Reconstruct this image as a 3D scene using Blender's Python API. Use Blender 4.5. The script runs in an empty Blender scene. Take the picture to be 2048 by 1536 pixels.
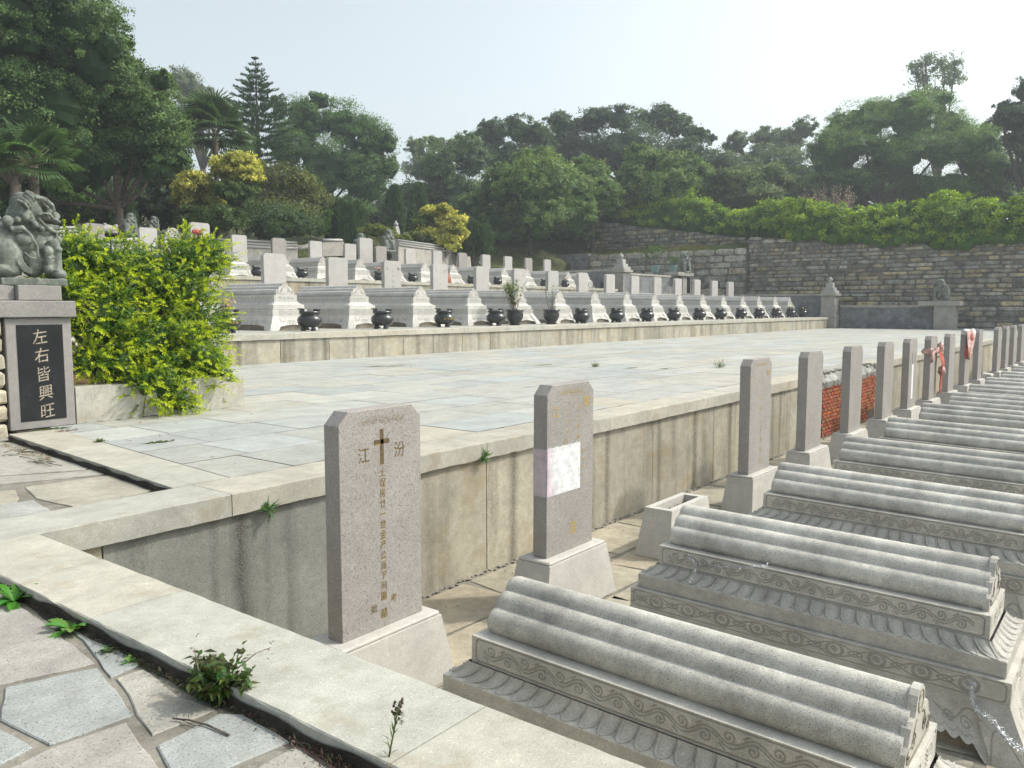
import bpy, bmesh, math, random
import numpy as np
from mathutils import Vector, Matrix
random.seed(7)
RNG = np.random.default_rng(11)
PI = math.pi
scene = bpy.context.scene
COL = scene.collection

# ------------------------------------------------------------------ camera model
FPX, YAW, PITCH, EYE = 1640.7, .6596, .0928, 1.5
CF = Vector((math.cos(YAW)*math.cos(PITCH), math.sin(YAW)*math.cos(PITCH), -math.sin(PITCH)))
CR = Vector((math.sin(YAW), -math.cos(YAW), 0))
CD = CF.cross(CR)
def ray(x, y): return CF + CR*((x-1024)/FPX) + CD*((y-768)/FPX)
def onz(x, y, z):
    d = ray(x, y); t = (z-EYE)/d.z; return Vector((d.x*t, d.y*t, z))
def ony(x, y, Y):
    d = ray(x, y); t = Y/d.y; return Vector((d.x*t, Y, EYE+d.z*t))
def ond(x, y, dist):
    d = ray(x, y); return Vector((0, 0, EYE)) + d*dist
cam = bpy.data.objects.new('camera', bpy.data.cameras.new('camera'))
COL.objects.link(cam)
M = Matrix((CR, -CD, -CF)).transposed().to_4x4(); M.translation = Vector((0, 0, EYE))
cam.matrix_world = M
cam.data.sensor_width = 36; cam.data.lens = FPX/2048*36
cam.data.clip_end = 3000; cam.data.clip_start = .05
scene.camera = cam

# ------------------------------------------------------------------ materials
def nodes(name):
    m = bpy.data.materials.new(name); m.use_nodes = True
    nt = m.node_tree; nt.nodes.clear()
    out = nt.nodes.new('ShaderNodeOutputMaterial')
    return m, nt, out
def N(nt, typ, **kw):
    n = nt.nodes.new(typ)
    for k, v in kw.items():
        if k.startswith('i_'):
            key = k[2:]; key = int(key) if key.isdigit() else key.replace('_', ' ')
            n.inputs[key].default_value = v
        else: setattr(n, k, v)
    return n
def L(nt, a, b): nt.links.new(a, b)
def noise(nt, vec, scale, detail=3, rough=.55, stretch=None):
    if stretch:
        mp = N(nt, 'ShaderNodeMapping'); mp.inputs['Scale'].default_value = stretch
        L(nt, vec, mp.inputs['Vector']); vec = mp.outputs['Vector']
    n = N(nt, 'ShaderNodeTexNoise'); n.inputs['Scale'].default_value = scale
    n.inputs['Detail'].default_value = detail; n.inputs['Roughness'].default_value = rough
    L(nt, vec, n.inputs['Vector']); return n.outputs['Fac']
def ramp(nt, fac, stops):
    r = N(nt, 'ShaderNodeValToRGB'); e = r.color_ramp.elements
    while len(e) < len(stops): e.new(.5)
    for el, (p, c) in zip(e, stops):
        el.position = p; el.color = (c, c, c, 1) if isinstance(c, (int, float)) else (*c, 1)
    L(nt, fac, r.inputs['Fac']); return r.outputs['Color']
def mix(nt, fac, a, b, mode='MIX'):
    m = N(nt, 'ShaderNodeMix', data_type='RGBA', blend_type=mode)
    for s, v in ((0, fac), (6, a), (7, b)):
        if hasattr(v, 'links'): L(nt, v, m.inputs[s])
        elif isinstance(v, (int, float)): m.inputs[s].default_value = v if s == 0 else (v, v, v, 1)
        else: m.inputs[s].default_value = (*v, 1)
    return m.outputs[2]
def stone(name, base, speck=.5, blotch=.12, rough=.8, stain=0., staincol=(.1, .09, .07), tint=False,
          gr=130., bump=.25, grime=False, vary=.06, spec=.25, patch=None, streaks=()):
    m, nt, out = nodes(name)
    tc = N(nt, 'ShaderNodeTexCoord'); v = tc.outputs['Object']
    geo = N(nt, 'ShaderNodeNewGeometry'); wv = geo.outputs['Position']
    oi = N(nt, 'ShaderNodeObjectInfo')
    n1 = noise(nt, v, gr, 2, .7)
    n1b = noise(nt, v, gr*.55, 2, .6)
    n2 = noise(nt, wv, 2.3, 4, .6)
    n3 = noise(nt, wv, 11., 4, .65)
    dark = tuple(c*.38 for c in base); light = tuple(min(1, c*1.35+.04) for c in base)
    f = ramp(nt, n1, [(.34, 1.), (.44, 0.)])
    c = mix(nt, f, base, dark)
    if speck < 1: c = mix(nt, speck, base, c)
    f2 = ramp(nt, n1b, [(.58, 0.), (.7, .55)])
    c = mix(nt, f2, c, light)
    b = ramp(nt, n2, [(.3, 1-blotch*1.6), (.7, 1+blotch*.0)])
    c = mix(nt, 1., c, b, 'MULTIPLY')
    b = ramp(nt, n3, [(.3, 1-blotch), (.65, 1.)])
    c = mix(nt, 1., c, b, 'MULTIPLY')
    if patch:
        pn = noise(nt, wv, patch[2], 5, .7)
        c = mix(nt, ramp(nt, pn, [(patch[1], 0.), (patch[1]+.12, patch[3])]), c, patch[0])
    if stain:
        s = noise(nt, wv, 1., 5, .62, (1.9, 1.9, .12))
        s2 = noise(nt, wv, 75, 3, .75)
        sf = ramp(nt, s, [(.50, 0.), (.63, 1.)])
        sg = ramp(nt, s2, [(.42, .12), (.56, 1.)])
        sm = mix(nt, 1., sf, sg, 'MULTIPLY')
        sm2 = mix(nt, 1., sm, stain, 'MULTIPLY')
        c = mix(nt, sm2, c, staincol)
    if streaks:   # individual drip stains below joints, at their own places along the wall
        sp_ = N(nt, 'ShaderNodeSeparateXYZ'); L(nt, wv, sp_.inputs[0])
        wob = noise(nt, wv, 3., 3, .6, (1, 1, .6)); grn = noise(nt, wv, 70, 3, .75); grm = ramp(nt, grn, [(.36, .15), (.56, 1.)])
        for x0, wd, st in streaks:
            a1 = N(nt, 'ShaderNodeMath', operation='MULTIPLY_ADD'); L(nt, wob, a1.inputs[0]); a1.inputs[1].default_value = wd*1.1; a1.inputs[2].default_value = -x0-wd*.55
            a2 = N(nt, 'ShaderNodeMath', operation='ADD'); L(nt, sp_.outputs[0], a2.inputs[0]); L(nt, a1.outputs[0], a2.inputs[1])
            a3 = N(nt, 'ShaderNodeMath', operation='ABSOLUTE'); L(nt, a2.outputs[0], a3.inputs[0])
            a4 = N(nt, 'ShaderNodeMapRange'); L(nt, a3.outputs[0], a4.inputs[0]); a4.inputs[1].default_value = 0; a4.inputs[2].default_value = wd; a4.inputs[3].default_value = st; a4.inputs[4].default_value = 0
            q_ = mix(nt, 1., a4.outputs[0], grm, 'MULTIPLY')
            c = mix(nt, q_, c, staincol)
    if vary:
        r = ramp(nt, oi.outputs['Random'], [(0., 1-vary), (1., 1+vary*.5)])
        c = mix(nt, 1., c, r, 'MULTIPLY')
    if tint:
        a = N(nt, 'ShaderNodeAttribute', attribute_name='tint')
        c = mix(nt, 1., c, a.outputs['Color'], 'MULTIPLY')
    bs = N(nt, 'ShaderNodeBsdfPrincipled')
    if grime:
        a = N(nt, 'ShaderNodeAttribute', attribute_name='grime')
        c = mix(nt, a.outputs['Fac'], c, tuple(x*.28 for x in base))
    L(nt, c, bs.inputs['Base Color'])
    bs.inputs['Roughness'].default_value = rough
    bs.inputs['Specular IOR Level'].default_value = spec
    bp = N(nt, 'ShaderNodeBump'); bp.inputs['Strength'].default_value = bump; bp.inputs['Distance'].default_value = .004
    L(nt, n1, bp.inputs['Height']); L(nt, bp.outputs['Normal'], bs.inputs['Normal'])
    L(nt, bs.outputs['BSDF'], out.inputs['Surface'])
    return m
def plain(name, col, rough=.6, metal=0., spec=.4, nz=.15, ns=20., tint=False, emit=None):
    m, nt, out = nodes(name)
    tc = N(nt, 'ShaderNodeTexCoord')
    n = noise(nt, tc.outputs['Object'], ns, 4)
    c = mix(nt, ramp(nt, n, [(.3, 0.), (.7, 1.)]), tuple(x*(1-nz*1.5) for x in col), tuple(min(1, x*(1+nz)) for x in col))
    if tint:
        a = N(nt, 'ShaderNodeAttribute', attribute_name='tint')
        c = mix(nt, 1., c, a.outputs['Color'], 'MULTIPLY')
    bs = N(nt, 'ShaderNodeBsdfPrincipled'); L(nt, c, bs.inputs['Base Color'])
    bs.inputs['Roughness'].default_value = rough; bs.inputs['Metallic'].default_value = metal
    bs.inputs['Specular IOR Level'].default_value = spec
    L(nt, bs.outputs['BSDF'], out.inputs['Surface'])
    return m
def leafmat(name, trans=.3, rough=.55, spec=.25):
    m, nt, out = nodes(name)
    a = N(nt, 'ShaderNodeAttribute', attribute_name='tint')
    bs = N(nt, 'ShaderNodeBsdfPrincipled'); L(nt, a.outputs['Color'], bs.inputs['Base Color'])
    bs.inputs['Roughness'].default_value = rough; bs.inputs['Specular IOR Level'].default_value = spec
    tr = N(nt, 'ShaderNodeBsdfTranslucent')
    c = mix(nt, 1., a.outputs['Color'], (1.25, 1.3, .6), 'MULTIPLY'); L(nt, c, tr.inputs['Color'])
    ms = N(nt, 'ShaderNodeMixShader'); ms.inputs['Fac'].default_value = trans
    L(nt, bs.outputs['BSDF'], ms.inputs[1]); L(nt, tr.outputs['BSDF'], ms.inputs[2])
    L(nt, ms.outputs['Shader'], out.inputs['Surface'])
    return m

GREY = (.44, .425, .39)
MT = dict(
 tomb=stone('tomb granite', (.58, .56, .51), speck=.6, vary=.14, grime=True, bump=.4, blotch=.2, patch=((.24, .225, .19), .6, 5., .35)),
 roll=stone('weathered granite rolls', (.62, .605, .555), speck=1., vary=.16, bump=.5, blotch=.26, gr=135, patch=((.25, .235, .205), .6, 6., .4)),
 tomb2=stone('pale granite tombs', (.60, .585, .55), speck=.3, vary=.12, grime=True, bump=.3, blotch=.12),
 roll2=stone('pale granite rolls', (.57, .555, .53), speck=.35, vary=.12, bump=.3, blotch=.15),
 slab=stone('pinkish grey granite slab', (.345, .322, .303), speck=1., gr=105, bump=.2, blotch=.1, rough=.65, spec=.35),
 slab2=stone('light grey granite slab', (.47, .455, .44), speck=.5, gr=150, bump=.2, blotch=.08),
 frame=stone('plaque frame granite', (.31, .295, .285), speck=.9, gr=105, bump=.2, blotch=.12),
 ped=stone('pale granite pedestal', (.52, .50, .465), speck=.4, gr=120, bump=.2, blotch=.12),
 coping=stone('beige granite coping', (.47, .455, .40), speck=.45, gr=120, bump=.35, blotch=.16, tint=True, patch=((.29, .25, .18), .55, 3., .5)),
 wall=stone('beige granite facing', (.47, .445, .37), speck=.5, gr=110, bump=.3, blotch=.2, stain=.8, tint=True, streaks=[(7.55, .12, 1.), (9.68, .10, .9), (8.3, .05, .5), (11.2, .10, .8), (12.45, .14, 1.), (13.9, .12, .9), (15.3, .15, 1.), (16.4, .1, .7), (6.1, .12, .45)], patch=((.33, .27, .17), .52, 1.7, .6)),
 wallg=stone('grey smooth facing', (.27, .275, .25), speck=.8, gr=120, bump=.3, blotch=.15, stain=.6, staincol=(.055, .055, .05), tint=True, streaks=[(3.86, .11, 1.), (3.62, .06, .45), (4.35, .07, .35), (4.12, .05, .3)]),
 plaza=stone('granite paving', (.42, .425, .405), speck=.35, gr=90, bump=.2, blotch=.14, tint=True, patch=((.32, .31, .275), .56, .9, .5)),
 flag=stone('flagstone granite', (.40, .40, .38), speck=.75, gr=100, bump=.35, blotch=.2, tint=True, patch=((.33, .30, .25), .58, 4., .5)),
 floor=stone('sunken flagstones', (.45, .41, .325), speck=.3, gr=90, bump=.25, blotch=.22, tint=True),
 mortar=stone('cement mortar', (.31, .29, .245), speck=.3, gr=60, bump=.6, blotch=.3),
 rubble=stone('rubble wall stone', (.52, .49, .41), speck=.4, gr=12, bump=.6, blotch=.4, tint=True),
 rmortar=stone('rubble wall mortar', (.29, .275, .24), speck=.3, gr=12, bump=.6, blotch=.4),
 greywall=stone('grey rendered wall', (.30, .31, .32), speck=.2, gr=20, bump=.3, blotch=.35, stain=.5, staincol=(.13, .13, .13)),
 capst=stone('coping of far walls', (.42, .40, .36), speck=.3, gr=40, bump=.3, blotch=.2),
 plinth=stone('brownish tomb plinth', (.30, .265, .21), speck=.3, blotch=.3),
 lion=stone('green grey carved stone', (.20, .225, .195), speck=.25, gr=40, bump=.5, blotch=.3, vary=0, patch=((.30, .32, .28), .5, 9., .6)),
 pot=plain('polished black granite', (.028, .030, .031), rough=.22, spec=.6, nz=.25, ns=60),
 plaque=plain('black polished plaque', (.012, .013, .016), rough=.25, spec=.5, nz=.3, ns=4),
 gold=plain('worn gilt lettering', (.50, .36, .10), rough=.5, metal=.2, nz=.25, ns=90),
 dgold=plain('dull gilt lettering', (.26, .20, .11), rough=.6, nz=.4, ns=90),
 black=plain('black paint lettering', (.07, .065, .06), rough=.6, nz=.4, ns=60),
 pgold=plain('faded plaque lettering', (.36, .31, .24), rough=.6, nz=.4, ns=40),
 brown=plain('bronze brown paint', (.12, .085, .04), rough=.5, nz=.3, ns=60),
 brick=plain('orange brick', (.33, .115, .06), rough=.9, nz=.35, ns=14, tint=True, spec=.2),
 bmortar=stone('brick bed mortar', (.10, .085, .075), speck=.3, gr=50, bump=.5, blotch=.3),
 cement=stone('rough cement', (.42, .42, .40), speck=.4, gr=40, bump=.8, blotch=.35, tint=False),
 leaf=leafmat('foliage', .35), bushleaf=leafmat('bush leaves', .4, .45, .35),
 bark=plain('bark', (.10, .08, .06), rough=.9, nz=.4, ns=8),
 stem=plain('green stem', (.10, .12, .04), rough=.7, nz=.3, ns=30),
 drystem=plain('dry stem', (.17, .13, .11), rough=.8, nz=.3, ns=60),
 soil=plain('grass slope soil', (.075, .085, .035), rough=1., nz=.5, ns=.8, spec=.1),
 earth=plain('brown leaf litter', (.16, .09, .05), rough=1., nz=.6, ns=40, spec=.1),
 silver=plain('silver foil', (.75, .77, .80), rough=.18, metal=1., nz=.1),
 redcloth=plain('faded red cloth', (.46, .10, .07), rough=.8, nz=.35, ns=8, tint=True),
 pinkcloth=plain('faded pink net', (.55, .36, .33), rough=.8, nz=.3, ns=10, tint=True),
 orange=plain('orange bag', (.22, .06, .025), rough=.5, nz=.3, ns=5),
 whitep=plain('white paint patch', (.68, .70, .70), rough=.8, nz=.13, ns=14, tint=True),
 finial=stone('white carved stone', (.42, .415, .395), speck=.2, bump=.2, blotch=.1),
 teal=plain('faded teal tub', (.22, .33, .31), rough=.6, nz=.2),
 wood=plain('dark stick', (.10, .085, .075), rough=.9, nz=.4, ns=40),
)

# ------------------------------------------------------------------ mesh helpers
class MB:
    def __init__(s): s.v = []; s.f = []; s.t = []; s.sm = []
    def add(s, vs, fs, t=(1, 1, 1), smooth=False):
        o = len(s.v); s.v += [tuple(p) for p in vs]; s.f += [tuple(i+o for i in f) for f in fs]
        s.t += [t]*len(vs); s.sm += [smooth]*len(fs); return s
    def box(s, x0, x1, y0, y1, z0, z1, t=(1, 1, 1)):
        v = [(x, y, z) for z in (z0, z1) for y in (y0, y1) for x in (x0, x1)]
        return s.add(v, [(0, 2, 3, 1), (4, 5, 7, 6), (0, 1, 5, 4), (2, 6, 7, 3), (0, 4, 6, 2), (1, 3, 7, 5)], t)
    def cbox(s, x0, x1, y0, y1, z0, z1, c=.006, t=(1, 1, 1), jit=0., top=None):
        # chamfered box; top=(dx,dy) insets the top for a batter
        c = min(c, (x1-x0)/3, (y1-y0)/3, (z1-z0)/3)
        ix, iy = top or (0, 0); V = []; idx = {}
        for sx in (0, 1):
            for sy in (0, 1):
                for sz in (0, 1):
                    X = (x1-ix*sz) if sx else (x0+ix*sz); Y = (y1-iy*sz) if sy else (y0+iy*sz); Z = z1 if sz else z0
                    dx = -c if sx else c; dy = -c if sy else c; dz = -c if sz else c
                    for a, p in ((0, (X, Y+dy, Z+dz)), (1, (X+dx, Y, Z+dz)), (2, (X+dx, Y+dy, Z))):
                        idx[(sx, sy, sz, a)] = len(V)
                        V.append(tuple(q+random.uniform(-jit, jit) for q in p) if jit else p)
        F = []; g = lambda *k: idx[k]
        for q in (0, 1):
            F.append((g(q,0,0,0), g(q,1,0,0), g(q,1,1,0), g(q,0,1,0)))
            F.append((g(0,q,0,1), g(1,q,0,1), g(1,q,1,1), g(0,q,1,1)))
            F.append((g(0,0,q,2), g(1,0,q,2), g(1,1,q,2), g(0,1,q,2)))
        for a in (0, 1):
            for b in (0, 1):
                F.append((g(a,b,0,0), g(a,b,1,0), g(a,b,1,1), g(a,b,0,1)))
                F.append((g(a,0,b,0), g(a,1,b,0), g(a,1,b,2), g(a,0,b,2)))
                F.append((g(0,a,b,1), g(1,a,b,1), g(1,a,b,2), g(0,a,b,2)))
                for d in (0, 1): F.append((g(a,b,d,0), g(a,b,d,1), g(a,b,d,2)))
        ctr = Vector(((x0+x1)/2, (y0+y1)/2, (z0+z1)/2)); G = []
        for f in F:
            p = [Vector(V[i]) for i in f]; n = (p[1]-p[0]).cross(p[2]-p[0]); m = sum(p, Vector())/len(p)
            G.append(f if n.dot(m-ctr) > 0 else f[::-1])
        return s.add(V, G, t)
    def tube(s, path, rad, n=8, t=(1, 1, 1), cap=True, flat=1.):
        path = [Vector(p) for p in path]; k = len(path)
        if not hasattr(rad, '__len__'): rad = [rad]*k
        V = []; F = []; up = Vector((0, 0, 1))
        for i, p in enumerate(path):
            d = (path[min(i+1, k-1)]-path[max(i-1, 0)]).normalized()
            a = d.cross(up if abs(d.z) < .95 else Vector((1, 0, 0))).normalized(); b = d.cross(a)
            for j in range(n):
                q = 2*PI*j/n; V.append(p+a*(math.cos(q)*rad[i])+b*(math.sin(q)*rad[i]*flat))
        for i in range(k-1):
            for j in range(n):
                F.append((i*n+j, i*n+(j+1) % n, (i+1)*n+(j+1) % n, (i+1)*n+j))
        s.add(V, F, t, True)
        if cap:
            o = len(s.v)-len(V)
            s.f += [tuple(o+j for j in range(n)), tuple(o+(k-1)*n+j for j in reversed(range(n)))]; s.sm += [False]*2
        return s
    def lathe(s, prof, c=(0, 0, 0), n=24, t=(1, 1, 1), smooth=True):
        V = []; F = []; k = len(prof)
        for r, z in prof:
            for j in range(n):
                q = 2*PI*j/n; V.append((c[0]+r*math.cos(q), c[1]+r*math.sin(q), c[2]+z))
        for i in range(k-1):
            for j in range(n): F.append((i*n+j, i*n+(j+1) % n, (i+1)*n+(j+1) % n, (i+1)*n+j))
        return s.add(V, F, t, smooth)
    def ball(s, c, r, n=10, t=(1, 1, 1), jit=0.):
        if not hasattr(r, '__len__'): r = (r, r, r)
        V = []; F = []; m = n//2+1
        for i in range(m+1):
            a = PI*i/m-PI/2
            for j in range(n):
                q = 2*PI*j/n; k = 1+random.uniform(-jit, jit)
                V.append((c[0]+r[0]*math.cos(a)*math.cos(q)*k, c[1]+r[1]*math.cos(a)*math.sin(q)*k, c[2]+r[2]*math.sin(a)*k))
        for i in range(m):
            for j in range(n): F.append((i*n+j, i*n+(j+1) % n, (i+1)*n+(j+1) % n, (i+1)*n+j))
        return s.add(V, F, t, True)
    def prism(s, poly, axis, a, b, t=(1, 1, 1), smooth=False):
        # poly in the plane across axis ('x','y','z'); extruded from a to b
        k = len(poly)
        put = {'x': lambda p, w: (w, p[0], p[1]), 'y': lambda p, w: (p[0], w, p[1]), 'z': lambda p, w: (p[0], p[1], w)}[axis]
        V = [put(p, a) for p in poly]+[put(p, b) for p in poly]
        F = [tuple(range(k))[::-1], tuple(range(k, 2*k))]
        s.add(V, F, t); o = len(s.v)-2*k
        for i in range(k):
            s.f.append((o+i, o+(i+1) % k, o+k+(i+1) % k, o+k+i)); s.sm.append(smooth)
        return s
    def leaf(s, p, d, up, l, w, t=(1, 1, 1), droop=0., k=1):
        # a folded two-sided leaf blade of a few faces
        p = Vector(p); d = Vector(d).normalized(); n = Vector(up); sdir = d.cross(n)
        if sdir.length < 1e-4: sdir = d.cross(Vector((1, 0, 0)))
        sdir.normalize(); n = sdir.cross(d)
        a = p; b = p+d*l*.45-n*droop*l*.15; c = p+d*l-n*droop*l*.6
        return s.add([a, b+sdir*w/2+n*w*.12, c, b-sdir*w/2+n*w*.12, b], [(0, 4, 1), (4, 2, 1), (0, 3, 4), (4, 3, 2)], t)
    def mesh(s, name, mat, grime=None, weld=False):
        me = bpy.data.meshes.new(name); me.from_pydata(s.v, [], s.f); me.update()
        a = me.color_attributes.new('tint', 'FLOAT_COLOR', 'POINT')
        a.data.foreach_set('color', np.array([(*t, 1) for t in s.t], dtype=np.float32).ravel())
        if grime is not None:
            g = me.attributes.new('grime', 'FLOAT', 'POINT'); g.data.foreach_set('value', np.asarray(grime, dtype=np.float32))
        me.polygons.foreach_set('use_smooth', np.array(s.sm, dtype=bool))
        me.materials.append(mat)
        if weld or True:
            bm = bmesh.new(); bm.from_mesh(me)
            if weld: bmesh.ops.remove_doubles(bm, verts=bm.verts, dist=1e-5)
            if grime is None: bmesh.ops.recalc_face_normals(bm, faces=bm.faces)
            bm.to_mesh(me); bm.free()
        return me

def tag(o, label=None, cat=None, group=None, kind=None):
    if label: o['label'] = label
    if cat: o['category'] = cat
    if group: o['group'] = group
    if kind: o['kind'] = kind
    return o
def obj(name, me, parent=None):
    o = bpy.data.objects.new(name, me); COL.objects.link(o)
    if parent is not None: o.parent = parent
    return o
def empty(name, loc, rz=0, scale=1., rx=0.):
    o = bpy.data.objects.new(name, None); COL.objects.link(o)
    o.location = loc; o.rotation_euler = (rx, 0, rz); o.scale = (scale,)*3; o.empty_display_size = .2
    return o
def assemble(name, parts, label, cat, loc, group=None, rz=0, scale=1., rx=0.):
    # parts: (part name, mesh, [sub-parts]); every instance gets objects of its own, sharing mesh data
    r = tag(empty(name, loc, rz, scale, rx), label, cat, group)
    for p in parts:
        c = obj(p[0], p[1], r)
        if len(p) > 2:
            for q in p[2]: obj(q[0], q[1], c)
    return r
def struct(name, me): return tag(obj(name, me), kind='structure')
ORD = ['first', 'second', 'third', 'fourth', 'fifth', 'sixth', 'seventh', 'eighth', 'ninth', 'tenth', 'eleventh', 'twelfth',
       'thirteenth', 'fourteenth', 'fifteenth', 'sixteenth', 'seventeenth', 'eighteenth', 'nineteenth', 'twentieth']

def text_parts(items):
    """items: (string, x, z, size[, squash]) centred glyphs in the xz plane facing -y; returns verts, faces"""
    V = []; F = []
    for it in items:
        s, x, z, size = it[:4]; sq = it[4] if len(it) > 4 else 1.
        cu = bpy.data.curves.new('glyph', 'FONT'); cu.body = s; cu.size = size; cu.align_x = 'CENTER'; cu.align_y = 'CENTER'
        cu.resolution_u = 2
        o = bpy.data.objects.new('glyph', cu); COL.objects.link(o)
        dg = bpy.context.evaluated_depsgraph_get(); me = bpy.data.meshes.new_from_object(o.evaluated_get(dg))
        o0 = len(V)
        co = [v.co for v in me.vertices]
        if co:
            cx = (max(c.x for c in co)+min(c.x for c in co))/2; cy = (max(c.y for c in co)+min(c.y for c in co))/2
            V += [(x+(c.x-cx)*sq, 0, z+c.y-cy) for c in co]; F += [tuple(i+o0 for i in p.vertices) for p in me.polygons]
        bpy.data.objects.remove(o); bpy.data.curves.remove(cu); bpy.data.meshes.remove(me)
    return V, F
def text_mesh(name, items, mat, y=0., thick=.002):
    V, F = text_parts(items); mb = MB()
    mb.add([(a, y, c) for a, b, c in V], F)
    me = bpy.data.meshes.new(name); me.from_pydata(mb.v, [], mb.f); me.update(); me.materials.append(mat)
    return me

# ------------------------------------------------------------------ foliage
def np_mesh(name, V, nv_face, mat, tint, smooth=False):
    n = len(V); nf = n//nv_face
    me = bpy.data.meshes.new(name)
    me.vertices.add(n); me.vertices.foreach_set('co', V.astype(np.float32).ravel())
    me.loops.add(n); me.loops.foreach_set('vertex_index', np.arange(n, dtype=np.int32))
    me.polygons.add(nf); me.polygons.foreach_set('loop_start', np.arange(0, n, nv_face, dtype=np.int32))
    me.polygons.foreach_set('loop_total', np.full(nf, nv_face, dtype=np.int32))
    me.update(calc_edges=True)
    a = me.color_attributes.new('tint', 'FLOAT_COLOR', 'POINT')
    c = np.ones((n, 4), dtype=np.float32); c[:, :3] = tint; a.data.foreach_set('color', c.ravel())
    me.materials.append(mat); return me
def unit(a): return a/np.maximum(np.linalg.norm(a, axis=-1, keepdims=True), 1e-9)
def leafquads(P, D, l, w, rng, nrm=None):
    n = len(P); D = unit(D)
    S = unit(np.cross(D, nrm if nrm is not None else unit(rng.normal(size=(n, 3)))))
    l = np.broadcast_to(np.asarray(l, float).reshape(-1, 1), (n, 1)); w = np.broadcast_to(np.asarray(w, float).reshape(-1, 1), (n, 1))
    m = P+D*l*.5
    return np.stack([P, m+S*w*.5, P+D*l, m-S*w*.5], 1).reshape(-1, 3)
def crown_arrays(blobs, n, leaf, rng, col, col2, clump=.22, nclump=None, droop=0., core=True, spread=.9, flatten=1., lw=.5, vary=.3):
    """blobs: (cx,cy,cz,rx,ry,rz). Leaves sit in clumps near the blob surfaces; returns quads and tints."""
    B = np.array(blobs, float); area = (B[:, 3]*B[:, 5])+(B[:, 4]*B[:, 5])
    p = area/area.sum()
    nclump = nclump or max(20, n//45)
    bi = rng.choice(len(B), nclump, p=p)
    d = unit(rng.normal(size=(nclump, 3))); d[:, 2] = np.where(d[:, 2] < -.35, -d[:, 2]*.6, d[:, 2]); d = unit(d)
    rr = rng.uniform(.74, 1.06, (nclump, 1))
    C = B[bi, :3]+d*B[bi, 3:]*rr
    # drop clumps that lie deep inside another blob
    keep = np.ones(nclump, bool)
    for b in B:
        q = ((C-b[:3])/b[3:]); keep &= (q**2).sum(1) > .45
    C, d, bi = C[keep], d[keep], bi[keep]; nc = len(C)
    ctone = rng.normal(0, 1, nc)
    li = rng.integers(0, nc, n)
    cs = (B[bi, 3:].mean(1)*clump)*rng.uniform(.6, 1.35, nc)
    off = rng.normal(size=(n, 3))*np.array([1, 1, .6*flatten])
    P = C[li]+off*cs[li][:, None]*.55*spread
    D = d[li]*.7+rng.normal(size=(n, 3))*.7+unit(off)*.5; D[:, 2] += -droop+.15
    l = leaf*rng.uniform(.6, 1.3, n)
    nn = unit(unit(off)*.5+d[li]*.9+np.array([0, 0, .35])+rng.normal(size=(n, 3))*.42)
    D = D-nn*(D*nn).sum(1, keepdims=True)*.8+rng.normal(size=(n, 3))*.05
    Q = leafquads(P, D, l, l*lw, rng, nn)
    t = np.clip(.45+.26*ctone[li]+rng.normal(0, .24, n), 0, 1)[:, None]
    c = np.array(col)*(1-t)+np.array(col2)*t
    c = c*rng.uniform(1-vary, 1+vary, (n, 1))
    T = np.repeat(c, 4, 0)
    if core:  # added solid balls, unseen inside the leaves, stop light passing through the crown
        Vs = [Q]; Ts = [T]
        for b in B:
            nu, nvv = 14, 9
            u = np.linspace(0, 2*PI, nu+1); v = np.linspace(-PI/2, PI/2, nvv+1)
            r = 1+.14*rng.normal(size=(nu+1, nvv+1)); r[-1] = r[0]
            X = np.cos(u)[:, None]*np.cos(v)[None]*r; Y = np.sin(u)[:, None]*np.cos(v)[None]*r; Z = np.sin(v)[None]*r
            G = np.stack([X, Y, Z], -1)*b[3:]*.6+b[:3]
            q = np.stack([G[:-1, :-1], G[1:, :-1], G[1:, 1:], G[:-1, 1:]], 2).reshape(-1, 3)
            Vs.append(q); Ts.append(np.broadcast_to(np.array(col)*.9, q.shape))
        Q = np.concatenate(Vs); T = np.concatenate(Ts)
    return Q, T
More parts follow.
